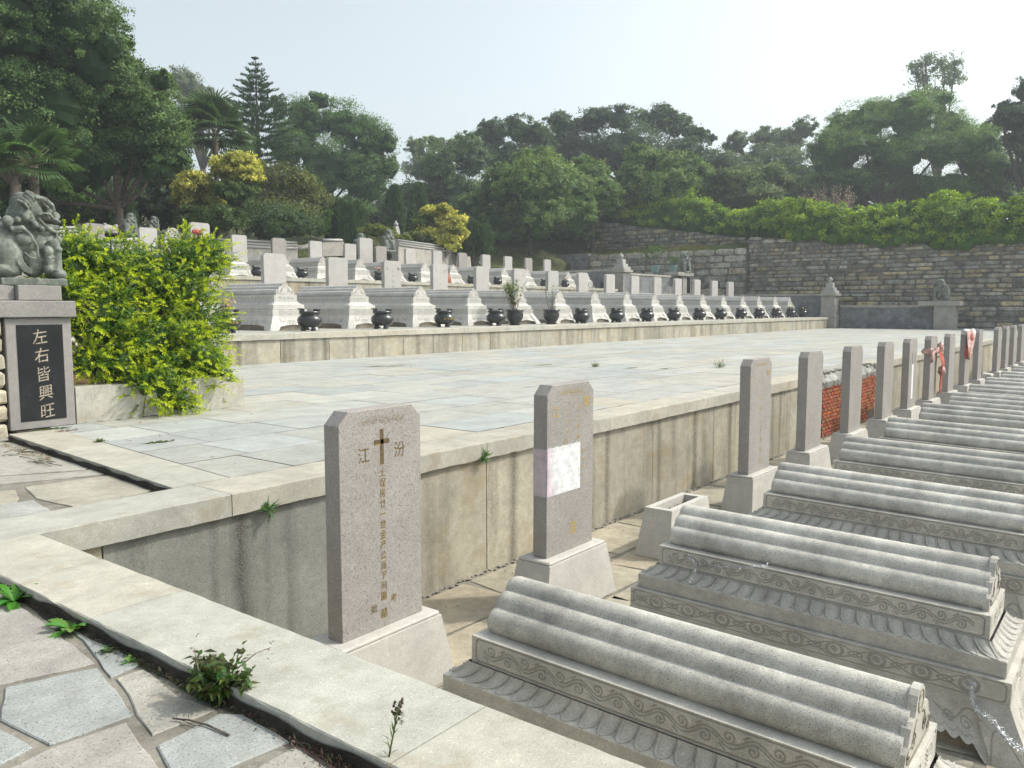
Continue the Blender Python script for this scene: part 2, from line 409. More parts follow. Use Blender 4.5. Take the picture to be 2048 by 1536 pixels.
# ------------------------------------------------------------------ carved tomb prototypes
class GM:
    def __init__(s): s.V = []; s.F = []; s.G = []; s.S = []; s.n = 0
    def grid(s, P, g=None, flip=False, smooth=True):
        a, b = P.shape[:2]; o = s.n
        s.V.append(P.reshape(-1, 3)); s.G.append((np.zeros(a*b) if g is None else g.reshape(-1)))
        i = np.arange(a-1)[:, None]*b+np.arange(b-1)[None]+o
        f = np.stack([i, i+b, i+b+1, i+1], -1).reshape(-1, 4)
        if flip: f = f[:, ::-1]
        s.F.append(f); s.S.append(np.full(len(f), smooth)); s.n += a*b
    def quad(s, pts): s.grid(np.array(pts, float).reshape(2, 2, 3), smooth=False)
    def box(s, hx, hy, z0, z1, skip=()):
        for k, q in dict(t=[(-hx,-hy,z1),(-hx,hy,z1),(hx,-hy,z1),(hx,hy,z1)], b=[(-hx,-hy,z0),(-hx,hy,z0),(hx,-hy,z0),(hx,hy,z0)],
                         l=[(-hx,-hy,z0),(-hx,-hy,z1),(-hx,hy,z0),(-hx,hy,z1)], r=[(hx,-hy,z0),(hx,-hy,z1),(hx,hy,z0),(hx,hy,z1)],
                         f=[(-hx,-hy,z0),(-hx,-hy,z1),(hx,-hy,z0),(hx,-hy,z1)], k=[(-hx,hy,z0),(-hx,hy,z1),(hx,hy,z0),(hx,hy,z1)]).items():
            if k not in skip: s.quad(q)
    def mesh(s, name, mat):
        V = np.concatenate(s.V); F = np.concatenate(s.F); G = np.concatenate(s.G); S = np.concatenate(s.S)
        me = bpy.data.meshes.new(name)
        me.vertices.add(len(V)); me.vertices.foreach_set('co', V.astype(np.float32).ravel())
        me.loops.add(F.size); me.loops.foreach_set('vertex_index', F.astype(np.int32).ravel())
        me.polygons.add(len(F)); me.polygons.foreach_set('loop_start', np.arange(0, F.size, 4, dtype=np.int32))
        me.polygons.foreach_set('loop_total', np.full(len(F), 4, dtype=np.int32))
        me.polygons.foreach_set('use_smooth', S)
        me.update(calc_edges=True)
        g = me.attributes.new('grime', 'FLOAT', 'POINT'); g.data.foreach_set('value', G.astype(np.float32))
        me.materials.append(mat); return me

def segdist(U, V, lines):
    P = np.stack([U.ravel(), V.ravel()], 1).astype(np.float32); best = np.full(len(P), 9., np.float32)
    for ln in lines:
        A = np.array(ln[:-1], np.float32); B = np.array(ln[1:], np.float32)
        lo = np.minimum(A, B).min(0)-.03; hi = np.maximum(A, B).max(0)+.03
        m = np.where(((P >= lo) & (P <= hi)).all(1))[0]
        if not len(m): continue
        Q = P[m][:, None]; d = (B-A)[None]; t = np.clip(((Q-A[None])*d).sum(-1)/np.maximum((d*d).sum(-1), 1e-12), 0, 1)
        D = np.linalg.norm(Q-(A[None]+d*t[..., None]), axis=-1).min(1)
        best[m] = np.minimum(best[m], D)
    return best.reshape(U.shape)
def spiral(cx, cy, r, turns, a0, sgn=1, n=26):
    return [(cx+r*(1-.85*i/n)*math.cos(a0+sgn*turns*2*PI*i/n), cy+r*(1-.85*i/n)*math.sin(a0+sgn*turns*2*PI*i/n)) for i in range(n+1)]
def pat_scroll(Lp, Hp):
    ls = []; m = .035
    x0, x1, y0, y1, c = m, Lp-m, .016, Hp-.016, .018
    ls.append([(x0+c, y0), (x1-c, y0), (x1, y0+c), (x1, y1-c), (x1-c, y1), (x0+c, y1), (x0, y1-c), (x0, y0+c), (x0+c, y0)])
    n = max(2, round((Lp-.2)/.13)); w = (Lp-.2)/n; cy = Hp/2; r = Hp*.20
    xs = np.linspace(.1, Lp-.1, n*14+1)
    for off in (-.010, .010):
        ls.append([(x, cy+off+Hp*.17*math.sin(PI*(x-.1)/w)) for x in xs])
    for k in range(n):
        s = 1 if k % 2 == 0 else -1
        xc = .1+(k+.5)*w
        ls.append(spiral(xc+.012, cy-s*Hp*.10, r, 1.4, s*PI/2, s))
        ls.append([(xc+w*.25+j*.006, cy+s*(Hp*.30-j*.004)) for j in range(6)])
    return ls
def pat_oval(Lp, Hp):
    ls = []; m = .03; x0, x1, y0, y1, c = m, Lp-m, .014, Hp-.014, .02
    ls.append([(x0+c, y0), (x1-c, y0), (x1, y0+c), (x1, y1-c), (x1-c, y1), (x0+c, y1), (x0, y1-c), (x0, y0+c), (x0+c, y0)])
    n = max(1, round((Lp-.2)/.30)); w = (Lp-.2)/n; cy = Hp/2
    for k in range(n):
        xc = .1+(k+.5)*w
        for q in (.34, .27): ls.append([(xc+Hp*q*1.15*math.cos(a), cy+Hp*q*math.sin(a)) for a in np.linspace(0, 2*PI, 26)])
        ls.append(spiral(xc, cy, Hp*.16, 1.5, 0))
        for s in (1, -1):
            ls.append([(xc+w*t, cy+s*Hp*.33*math.cos(PI*t)) for t in np.linspace(0, 1, 16)])
            ls.append([(xc+w*(.32+.36*t), cy+s*Hp*.13*math.sin(PI*t)) for t in np.linspace(0, 1, 10)])
    return ls
def panel(gm, Lp, Hp, z0, side, off, pat, res=.0058, depth=.008, lw=.0062):
    nu = int(Lp/res)+1; nv = int(Hp/res)+1
    U, V = np.meshgrid(np.linspace(0, Lp, nu), np.linspace(0, Hp, nv), indexing='ij')
    D = segdist(U, V, pat(Lp, Hp))
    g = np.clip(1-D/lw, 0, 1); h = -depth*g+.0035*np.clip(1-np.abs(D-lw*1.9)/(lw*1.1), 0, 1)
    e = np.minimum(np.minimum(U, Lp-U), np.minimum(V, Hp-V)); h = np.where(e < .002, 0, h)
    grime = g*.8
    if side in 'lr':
        s = -1 if side == 'l' else 1
        P = np.stack([s*(off+h), U-Lp/2, V+z0], -1)
    else:
        s = -1 if side == 'f' else 1
        P = np.stack([U-Lp/2, s*(off+h), V+z0], -1)
    gm.grid(P, grime)

RX, RY = .28, 1.225
def circ_env(circs, ox, oz, nth=90, t0=0., t1=PI):
    pts = []
    for i in range(nth+1):
        a = t0+(t1-t0)*i/nth; dx, dz = math.cos(a), math.sin(a); best = 0
        for cx, cz, r in circs:
            b = (cx-ox)*dx+(cz-oz)*dz; q = b*b-((cx-ox)**2+(cz-oz)**2-r*r)
            if q >= 0: best = max(best, b+math.sqrt(q))
        pts.append((ox+dx*best, oz+dz*best))
    return pts
def make_tomb(mt, rl, hi=True):
    res = .0058 if hi else .011
    parts = []
    # rolled roof
    circs = [(0, 1.125, .085)]+[(s*.098, 1.05, .088) for s in (1, -1)]+[(s*.185, .965, .088) for s in (1, -1)]
    env = circ_env(circs, 0, .90, 110)
    env = [(x, max(z, .90)) for x, z in env]
    g = GM(); Pr = np.array(env)
    ys = np.array([-RY, -RY+.02, -RY/2, 0, RY/2, RY-.05, RY-.02, RY-.006, RY]); sh = np.array([1, 1, 1, 1, 1, 1, .985, .955, .90])
    P = np.stack([np.broadcast_to(Pr[:, 0][None], (9, len(Pr)))*sh[:, None], np.broadcast_to(ys[:, None], (9, len(Pr))),
                  .90+(Pr[:, 1][None]-.90)*sh[:, None]], -1)
    g.grid(P, smooth=True)
    for k in (0, -1):
        e = P[k]; c = np.zeros_like(e); c[:, 1] = e[:, 1]; c[:, 2] = .90; c[:, 0] = e[:, 0]*.0
        g.grid(np.stack([e, c], 0), smooth=False)
    roof = g.mesh('roof_rolls', rl)
    # front gable: trefoil plate with engraved clouds
    out = [(-.265, .90), (-.272, .95), (-.26, .99), (-.225, 1.015), (-.205, 1.05), (-.185, 1.085), (-.15, 1.105), (-.115, 1.11),
           (-.095, 1.135), (-.088, 1.165), (-.07, 1.20), (-.04, 1.222), (0, 1.23)]
    out = out+[(-x, z) for x, z in out[-2::-1]]
    mb = MB(); mb.prism(out, 'y', -RY-.022, -RY+.02)
    gable = mb.mesh('gable', mt, grime=[0]*len(mb.v))
    lines = [spiral(s*.12, 1.0, .045, 1.5, PI/2, s) for s in (1, -1)]+[spiral(s*.21, .955, .035, 1.3, PI/2, -s) for s in (1, -1)]
    lines += [[(s*(.05+.2*t), 1.08-.12*t+.02*math.sin(9*t)) for t in np.linspace(0, 1, 14)] for s in (1, -1)]
    lines += [[(.055*math.cos(a), 1.155+.055*math.sin(a)) for a in np.linspace(0, 2*PI, 20)], [(-.2, .925), (.2, .925)]]
    mb = MB()
    for ln in lines: mb.tube([(x, -RY-.0225, z) for x, z in ln], .0042, 5)
    carv = mb.mesh('cloud_carving', MT['plinth'])
    tm = text_mesh('emblem', [('丁', 0, 1.155, .075)], MT['dgold'], -RY-.026)
    # upper frieze
    g = GM(); g.box(.35, 1.27, .726, .90, 'lrfkb')
    for sd in 'lr': panel(g, 2.54, .174, .726, sd, .35, pat_scroll, res)
    for sd in 'fk': panel(g, .70, .174, .726, sd, 1.27, pat_scroll, res)
    frieze = g.mesh('scroll_frieze', mt)
    # petal course
    def petals(gm, sx, sy, side, ncell):
        nu = ncell*(20 if hi else 8)+1; nv = 22 if hi else 9
        u = np.linspace(-1, 1, nu); t = np.linspace(0, 1, nv); U, T = np.meshgrid(u, t, indexing='ij')
        cell = (U+1)/2*ncell; sc = (cell % 1.)-.5; sc = np.where(U >= 1, .5, sc)
        w = .48*np.clip(1-T**3.2, 0, 1)**.55
        o = w-np.abs(sc)
        e = 1-((sc/.27)**2+((T-.36)/.40)**2)
        h = .007*np.sqrt(np.clip(e, 0, 1))+.008*np.clip(o/.05, 0, 1)
        rim = np.clip(1-np.abs(o-.065)/.05, 0, 1)*.008; h = h+rim*(T < .97)
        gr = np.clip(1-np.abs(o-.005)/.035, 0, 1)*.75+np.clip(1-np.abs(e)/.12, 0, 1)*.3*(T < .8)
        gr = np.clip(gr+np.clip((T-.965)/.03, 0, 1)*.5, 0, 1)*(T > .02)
        off = .012+.115*T**1.35; z = .726-.078*np.sin(T*PI/2)**.9
        out = off+h*.8; zz = z+h*.75
        if side in 'lr':
            s = -1 if side == 'l' else 1
            P = np.stack([s*(.35+out), U*(1.27+off), zz], -1)
        else:
            s = -1 if side == 'f' else 1
            P = np.stack([U*(.35+off), s*(1.27+out), zz], -1)
        gm.grid(P, gr)
    g = GM()
    for sd in 'lr': petals(g, 0, 0, sd, 23)
    for sd in 'fk': petals(g, 0, 0, sd, 7)
    petal = g.mesh('petal_course', mt)
    mb = MB(); mb.cbox(-.482, .482, -1.40, 1.40, .532, .652, .006); slab = mb.mesh('plain_course', mt, grime=[0]*len(mb.v))
    g = GM(); g.box(.53, 1.44, .372, .532, 'lrfkb')
    for sd in 'lr': panel(g, 2.88, .16, .372, sd, .53, pat_oval, res)
    for sd in 'fk': panel(g, 1.06, .16, .372, sd, 1.44, pat_oval, res)
    lower = g.mesh('medallion_frieze', mt)
    # apron with cloud feet
    def bot(a, half):   # height of the lower edge; a = distance from the corner along the side
        foot = np.clip((a-.26)/.10, 0, 1); foot = foot*foot*(3-2*foot)
        sc = .026*np.abs(np.sin(a*PI/.085))
        return foot*(.125+.035*np.clip((a-.36)/.3, 0, 1)-sc)
    def apron(gm, side):
        hl = (1.44, 1.66) if side in 'lr' else (.53, .78)
        step = .0075 if hi else .014
        nu = int(2*hl[1]/step)+1; nv = 56 if hi else 28
        u = np.linspace(-1, 1, nu); T0 = np.linspace(0, 1, nv); U, T = np.meshgrid(u, T0, indexing='ij')
        a = (1-np.abs(U))*hl[1]; zb = bot(a, hl[1])
        z = .372-(.372-zb)*T
        k = 1-z/.372
        off = .25*k**1.15-.045*np.sin(k*PI)*(a > .26)-.03*np.clip((k-.75)/.25, 0, 1)
        A = np.abs(U)*hl[1]
        lines = []
        # cloud swirls hugging the hem, and a big cloud by each foot
        nn = int(hl[1]*2/.34)
        for s in (1, -1):
            lines.append(spiral(s*(hl[1]-.36), .20, .045, 1.4, PI, s)); lines.append(spiral(s*(hl[1]-.47), .215, .038, 1.4, 0, -s))
            lines.append([(s*(hl[1]-.24-.32*q), .25+.04*math.sin(q*7)) for q in np.linspace(0, 1, 14)])
            lines.append([(s*(hl[1]-.05-.2*q), .06+.16*math.sin(q*PI)) for q in np.linspace(0, 1, 12)])
        for i in range(nn):
            x = -hl[1]+.62+(2*hl[1]-1.24)*(i+.5)/nn
            if abs(x) < hl[1]-.6:
                lines.append(spiral(x, .225, .04, 1.5, 0, 1)); lines.append([(x-.13+.26*q, .2+.035*math.cos(q*2*PI)) for q in np.linspace(0, 1, 12)])
        D = segdist(U*hl[1], z, lines); hem = (z-zb)
        lw = .0075 if hi else .011
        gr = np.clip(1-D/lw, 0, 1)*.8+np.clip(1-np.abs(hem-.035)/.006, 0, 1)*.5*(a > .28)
        h = -.006*gr+.014*np.clip((.17-z)/.1, 0, 1)*(a > .3)
        fl = (hl[0]+(hl[1]-hl[0])*k)/1.
        if side in 'lr':
            s = -1 if side == 'l' else 1
            P = np.stack([s*(.53+off+h), U*(1.44+.22*k**1.15), z], -1)
        else:
            s = -1 if side == 'f' else 1
            P = np.stack([U*(.53+.25*k**1.15), s*(1.44+off*.88+h), z], -1)
        gm.grid(P, gr)
        # return face behind the hem
        B = P[:, -1]; C = B.copy()
        if side in 'lr': C[:, 0] *= .90
        else: C[:, 1] *= .95
        C[:, 2] += .05*(a[:, 0] > .26)
        gm.grid(np.stack([B, C], 1))
    g = GM()
    for sd in 'lrfk': apron(g, sd)
    ap = g.mesh('cloud_foot_apron', mt)
    mb = MB(); mb.box(-.60, .60, -1.50, 1.50, .0, .17); plinth = mb.mesh('plinth', MT['plinth'])
    return [('roof_rolls', roof), ('gable', gable, [('cloud_carving', carv), ('emblem', tm)]), ('scroll_frieze', frieze),
            ('petal_course', petal), ('plain_course', slab), ('medallion_frieze', lower), ('cloud_foot_apron', ap), ('plinth', plinth)]
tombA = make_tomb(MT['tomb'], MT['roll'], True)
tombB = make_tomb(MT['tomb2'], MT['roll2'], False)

# ------------------------------------------------------------------ gravestones
def slab_mesh(name, w, d, h, ch, mat, round_top=False):
    mb = MB()
    if round_top:
        poly = [(-w/2, 0), (-w/2, h*.62)]+[(-w/2+w*.10*q, h*.62+h*.12*q*q) for q in (.4, .8)]
        poly += [(-w*.32, h*.82)]+[(w*.30*math.cos(a), h*.82+h*.18*math.sin(a)) for a in np.linspace(PI, 0, 13)]
        poly = poly+[(-x, z) for x, z in poly[4::-1] if z < h*.82]+[(w/2, 0)]
        # keep it simple and clean: order is left side, arc, right side
        seen = []; [seen.append(p) for p in poly if p not in seen]; poly = seen
    else: poly = [(-w/2, 0), (-w/2, h-ch), (-w/2+ch, h), (w/2-ch, h), (w/2, h-ch), (w/2, 0)]
    mb.prism(poly, 'y', -d/2, d/2)
    me = mb.mesh(name, mat)
    bm = bmesh.new(); bm.from_mesh(me)
    bmesh.ops.bevel(bm, geom=[e for e in bm.edges if e.is_manifold and e.calc_face_angle(0) > .3], offset=.004, segments=1, affect='EDGES')
    bm.to_mesh(me); bm.free()
    return me
def ped_mesh(w0, d0, w1, d1, h, mat, lip=.035):
    mb = MB(); mb.cbox(-w0/2, w0/2, -d0/2, d0/2, 0, h, .004, top=((w0-w1)/2, (d0-d1)/2))
    # bevelled lip on top
    me = mb.mesh('pedestal', mat)
    bm = bmesh.new(); bm.from_mesh(me)
    top = [e for e in bm.edges if all(v.co.z > h-.01 for v in e.verts)]
    bm.free()
    return me
SW, SD, SH, CHM = .82, .16, 1.67, .095
slabA = slab_mesh('slab', SW, SD, SH, CHM, MT['slab'])
slabB = slab_mesh('slab', SW, SD, SH, .07, MT['slab2'])
slabR = slab_mesh('slab', 1.08, .22, 1.9, .07, MT['slab2'], True)
def pedestal_mesh(mat, hollow=False):
    mb = MB(); h = .57
    b = (.635, .21); t = (.50, .16)
    mb.cbox(-b[0], b[0], -b[1]-.03, b[1]+.03, 0, h-.03, .003, top=(b[0]-t[0]-.012, b[1]+.03-t[1]-.035))
    if hollow:
        X, Y = t[0]+.0, t[1]+.02
        for x0, x1, y0, y1 in ((-X, X, -Y, -Y+.07), (-X, X, Y-.07, Y), (-X, -X+.09, -Y+.07, Y-.07), (X-.09, X, -Y+.07, Y-.07)):
            mb.box(x0, x1, y0, y1, h-.12, h+.002)
        mb.f = [f for f in mb.f]
    else:
        mb.cbox(-t[0]-.004, t[0]+.004, -t[1]-.024, t[1]+.024, h-.034, h, .016)
    return mb.mesh('pedestal', mat)
pedA = pedestal_mesh(MT['ped']); 
mbh = MB(); hb = (.635, .24)
for (x0, x1, y0, y1, ix0, ix1) in ((-.5, .5, -.18, -.10, 0, 0), (-.5, .5, .10, .18, 0, 0), (-.5, -.41, -.10, .10, 0, 0), (.41, .5, -.10, .10, 0, 0)):
    mbh.box(x0, x1, y0, y1, .40, .57)
mbh.cbox(-.635, .635, -.24, .24, 0, .41, .003, top=(.10, .045))
# outer skin continuing the batter to the rim
for s in (1, -1):
    mbh.add([(s*.535, -.195, .41), (s*.535, .195, .41), (s*.5005, .1805, .571), (s*.5005, -.1805, .571)], [(0, 1, 2, 3)])
    mbh.add([(-.535, s*.195, .41), (.535, s*.195, .41), (.5005, s*.1805, .571), (-.5005, s*.1805, .571)], [(0, 1, 2, 3)])
pedH = mbh.mesh('pedestal', MT['ped'])

def scribble(n, w, x0, z0, rng, slope=0., h=.05):
    """flourished script strokes along a line, as thin tubes"""
    mb = MB()
    for i in range(n):
        x = x0+w*i/n; z = z0+slope*(i/n)
        k = rng.integers(0, 4)
        if k == 0: p = [(x, z-h*.2), (x+w/n*.5, z-h*.45), (x+w/n*1.1, z-h*.1), (x+w/n*1.2, z+h*.6)]
        elif k == 1: p = [(x+w/n*.5, z+h*.8), (x+w/n*.45, z), (x+w/n*.1, z-h*.3), (x-w/n*.4, z-h*.2)]
        elif k == 2: p = [(x+w/n*math.cos(a)*.4, z+h*.35*math.sin(a)) for a in np.linspace(0, 5.2, 9)]
        else: p = [(x, z), (x+w/n*.3, z+h*.25), (x+w/n*.6, z), (x+w/n*.9, z+h*.3), (x+w/n*1.2, z-h*.05)]
        mb.tube([(a, 0, b) for a, b in p], .0028, 4, flat=.5)
        if rng.random() < .6: mb.ball((x+w/n*.4, 0, z-h*.65*(1 if rng.random() < .5 else -1.4)), .004, 5)
    return mb
def shift(mb, y):
    mb.v = [(a, y, c) for a, b, c in mb.v]; return mb
rs = np.random.default_rng(5)
YF = -SD/2-.0015
def carved_script(w=.46, mat='dgold'):
    V, F = text_parts([('بسم الله الرحمن الرحيم', 0, 0, .10)])
    mb = MB()
    if V:
        xs = [v[0] for v in V]; W = max(xs)-min(xs); k = w/W
        mb.add([(v[0]*k, YF-.0006, SH-.085+(v[2])*k*1.6) for v in V], F)
        me = bpy.data.meshes.new('script_line'); me.from_pydata(mb.v, [], mb.f); me.update(); me.materials.append(MT[mat]); return me
    return shift(scribble(15, w, -w/2, SH-.08, rs), YF).mesh('script_line', MT[mat])
script1 = carved_script()
script2 = carved_script(.44, 'gold')
def column(s, x, z0, z1, size, sq=.9):
    n = len(s); return [(c, x, z0+(z1-z0)*(i/(max(1, n-1))), size, sq) for i, c in enumerate(s)]
t1 = text_mesh('inscription', [('江', -.18, SH-.33, .125), ('汾', .18, SH-.33, .125)]+column('土埕房廿一世金产公派下列顯', -.0, 1.19, .24, .073)+
               [('考', .10, .20, .07), ('妣', -.10, .17, .07), ('墓', 0, .11, .08)], MT['brown'], YF)
# gilt highlights of the same carving, a hair lower
t1b = text_mesh('inscription_gilding', [('江', -.18, SH-.333, .125), ('汾', .18, SH-.333, .125)]+column('土埕房廿一世金产公派下列顯', -.0, 1.186, .236, .073)+
                [('考', .10, .197, .07), ('妣', -.10, .167, .07), ('墓', 0, .107, .08)], MT['gold'], YF+.0007)
mb = MB(); mb.box(-.016, .016, YF-.002, YF, SH-.42, SH-.155); mb.box(-.075, .075, YF-.002, YF, SH-.265, SH-.232)
cross = mb.mesh('cross_mark', MT['brown'])
mb = MB(); mb.box(-.0172, -.016, YF-.0015, YF, SH-.42, SH-.155); mb.box(-.075, -.02, YF-.0015, YF, SH-.270, SH-.265); mb.box(-.016, .016, YF-.0015, YF, SH-.424, SH-.42)
crossg = mb.mesh('gilt_edge', MT['gold'])
t2 = text_mesh('inscription', [('江', -.27, SH-.26, .12), ('陳', .28, SH-.20, .13)]+column('二十三世祖', -.09, SH-.27, SH-.66, .065)+
               column('廿二世祖考', .13, SH-.25, SH-.64, .065)+column('澤肅義丁公', .21, SH-.70, SH-1.02, .05)+[('墓', .05, .22, .14)], MT['gold'], YF)
mb = MB(); nx, nz = 24, 20
for i in range(nx):
    for j in range(nz):
        x0 = -SW/2+.006+(.57)*i/nx; x1 = -SW/2+.006+.57*(i+1)/nx; z0 = .60+.47*j/nz; z1 = .60+.47*(j+1)/nz
        e = .004*math.sin(i*1.3)+.003*math.sin(i*3.1)
        if j == nz-1: z1 += e
        p = max(0, 1-i/(5+4*(j < 9)*(1-j/9)+1.5*math.sin(j*.9)))
        k_ = .93+.04*math.sin(i*.9+j*.5)+.03*math.sin(j*2.3); c = (k_*(1-.08*p), k_*(.985-.24*p), k_*(1-.16*p))
        if random.random() < .12: c = tuple(q*.93 for q in c)
        mb.add([(x0, YF-.0005, z0), (x1, YF-.0005, z0), (x1, YF-.0005, z1), (x0, YF-.0005, z1)], [(0, 1, 2, 3)], c)
mb.add([(-SW/2-.0015, -SD/2, .60), (-SW/2-.0015, SD/2, .60), (-SW/2-.0015, SD/2, 1.06), (-SW/2-.0015, -SD/2, 1.06)], [(0, 1, 2, 3)], (.74, .60, .66))
paint2 = mb.mesh('paint_patch', MT['whitep'])
t4 = text_mesh('inscription', [('江', -.25, SH-.28, .10), ('陳', .27, SH-.22, .11)]+column('廿二世祖丁公妣淑墓', .04, SH-.27, .16, .075), MT['gold'], YF)
t5 = text_mesh('inscription', column('二十三世祖考', .0, SH-.3, .3, .07)+column('公妣合葬', .2, SH-.5, .4, .05), MT['dgold'], YF)
t7 = text_mesh('inscription', [('江', -.2, SH-.25, .10), ('陳', .24, SH-.2, .10)]+column('廿一世祖考公', .0, SH-.4, .2, .08)+column('男丁孝立', .22, SH-.6, .2, .06), MT['gold'], YF)
t8 = text_mesh('inscription', [('▮', -.1, SH-.47, .26, .5), ('▮', .18, SH-.47, .26, .5)], MT['plaque'], YF)
t8b = text_mesh('inscription', column('二十二世祖考公墓', .0, SH-.65, .3, .06), MT['black'], YF)
mb = MB(); mb.box(-.1, .06, YF-.001, YF, .22, 1.05); white8 = mb.mesh('white_strip', MT['whitep'])
tR = text_mesh('inscription', [('江', -.27, SH-.28, .13), ('陳', .27, SH-.28, .13)]+column('二十三世祖', .0, SH-.35, .55, .11)+[('顯', -.2, .40, .09), ('考', .2, .40, .09)], MT['black'], YF)
tR2 = text_mesh('inscription', [('江', -.25, SH-.28, .10), ('陳', .25, SH-.28, .10)]+column('廿三世祖', .0, SH-.35, .7, .08)+column('考妣', -.1, .5, .35, .06), MT['dgold'], YF)
tG = text_mesh('inscription', column('廿二世祖', .18, SH-.3, .5, .08)+column('考妣墓', -.12, SH-.5, .4, .08), MT['gold'], YF)
tG3 = text_mesh('inscription', column('廿二世祖考公', .24, SH-.45, .35, .08)+column('二十三世祖妣', .0, SH-.3, .5, .08)+column('江陳四房', -.24, SH-.5, .4, .08), MT['gold'], YF)

def gravestone(x, y, z, label, extra=(), scale=1., slab=slabA, ped=pedA, group=None, lean=0., hollow=False):
    subs = [(me.name.split('.')[0], me) for me in extra]
    parts = [('pedestal', ped)] if ped else []
    r = assemble('gravestone', parts, label, 'gravestone', (x, y, z), group, scale=scale)
    if slab:
        o = obj('slab', slab, r); o.location = (0, 0, .57 if ped else 0); o.rotation_euler = (0, lean, 0)
        for n, me in subs: obj(n, me, o)
    return r
G1 = 'gravestones along the sunken row'
ZS = -1.48
FX = [4.172, 6.70, 9.22, 11.73, 14.2, 16.7, 19.22, 21.55, 23.95, 26.5, 29.1, 31.55, 33.8, 35.95, 38.2, 40.5, 43.1]
lab = {0: 'pinkish grey gravestone engraved with a cross, nearest in the sunken row', 1: 'gravestone with a white and pink paint patch and gilt characters',
       3: 'gravestone with one gilt column, just beyond the empty pedestal', 4: 'plain faced gravestone just left of the red brick patch',
       5: 'gravestone standing in front of the red brick patch, dark twig stain on its side', 6: 'gravestone with bright gilt columns just right of the brick patch',
       7: 'gravestone with two black bars and a white strip on its face', 8: 'gravestone with a faded red cloth tied round it and hanging at its side',
       9: 'gravestone between the two cloth-wrapped gravestones of the sunken row', 10: 'gravestone wearing a faded pink and red cloth over its top'}
ex = {0: (script1, cross, crossg, t1, t1b), 1: (script2, t2, paint2), 3: (t4, script2), 4: (t5,), 5: (t5,), 6: (t7,), 7: (t8, t8b, white8), 8: (t5,), 9: (t8b,), 10: (t5,)}
for i, x in enumerate(FX):
    if i == 2:
        r = assemble('empty_pedestal', [('pedestal', pedH)], 'hollow pedestal without a gravestone, brown litter in its slot', 'pedestal', (x, 4.54, ZS))
        mb = MB()
        for k in range(260):
            a = (random.uniform(-.4, .4), random.uniform(-.09, .09), .455+random.uniform(0, .02)); d = (random.uniform(-1, 1), random.uniform(-1, 1), random.uniform(-.2, .5))
            mb.leaf(a, d, (0, 0, 1), random.uniform(.02, .05), .012, (random.uniform(.7, 1.4),)*3)
        mb.box(-.40, .40, -.095, .095, .42, .455)
        tag(empty('litter', (0, 0, 0))) if False else None
        o = obj('leaf_litter', mb.mesh('leaf_litter', MT['earth'])); o.location = (x, 4.54, ZS); tag(o, 'brown dead leaves lying in the hollow of the empty pedestal', 'leaf litter')
        continue
    if i == 12:
        mb = MB(); mb.cbox(-.55, .45, -.24, .22, 0, .42, .02, jit=.02, top=(.08, .05)); mb.cbox(-.2, .35, -.15, .15, .42, .60, .02, jit=.03)
        r = tag(obj('broken_pedestal', mb.mesh('broken_pedestal', MT['ped'])), 'broken white pedestal block in the gap of the sunken row', 'pedestal'); r.location = (x, 4.54, ZS)
        continue
    l = lab.get(i) or 'distant gravestone, %s behind the one wearing a cloth on its top' % ORD[i-11 if i < 12 else i-12]
    gravestone(x, 4.54, ZS, l, ex.get(i, ()), group=G1, lean=[0, .004, 0, -.004, .003][i % 5])
for i, x in enumerate(FX):
    l = ('rolled-roof stone tomb nearest the camera, beside the curb' if i == 0 else 'stone tomb with silver tinsel on it, in front of the white-patched gravestone' if i == 1
         else 'stone tomb of the sunken row, %s from the near end' % ORD[i])
    assemble('stone_tomb', tombA, l, 'tomb', (x+(random.uniform(-.03, .03) if i > 1 else 0), 2.035+(random.uniform(-.05, .05) if i > 1 else 0), ZS-.015), 'rolled-roof tombs in the sunken row', rx=.02+random.uniform(-.003, .003), rz=random.uniform(-.008, .008) if i > 1 else 0)
# ------------------------------------------------------------------ paving, copings, walls
def tone(base=(1, 1, 1), v=.07, warm=0.):
    k = random.uniform(1-v, 1+v*.6); w = random.uniform(-.03, .03)+warm
    return (base[0]*k*(1+w), base[1]*k, base[2]*k*(1-w))
def edge_block(mb, x0, x1, y0, y1, z0, z1, axis, t, jit=.004, step=.12):
    """a long squared stone with slightly chipped long edges"""
    L0, L1 = (x0, x1) if axis == 'x' else (y0, y1)
    n = max(2, int((L1-L0)/step)); c = .006; o = []
    a0, a1 = (y0, y1) if axis == 'x' else (x0, x1)
    prof = [(a0, z0), (a0, z1-c), (a0+c, z1), (a1-c, z1), (a1, z1-c), (a1, z0)]
    V = []
    for i in range(n+1):
        s = L0+(L1-L0)*i/n
        for k, (a, z) in enumerate(prof):
            j = 0 if i in (0, n) else jit
            sa = a+random.uniform(-j, j)*.6; sz = z+random.uniform(-j, j)*(1.6 if k in (0, 5) else .5)
            if random.random() < .05 and k in (1, 2, 3, 4) and j: sz -= .006
            V.append((s, sa, sz) if axis == 'x' else (sa, s, sz))
    m = len(prof); F = []
    for i in range(n):
        for k in range(m): F.append((i*m+k, i*m+(k+1) % m, (i+1)*m+(k+1) % m, (i+1)*m+k))
    F += [tuple(range(m)), tuple(n*m+k for k in reversed(range(m)))]
    return mb.add(V, F, t)
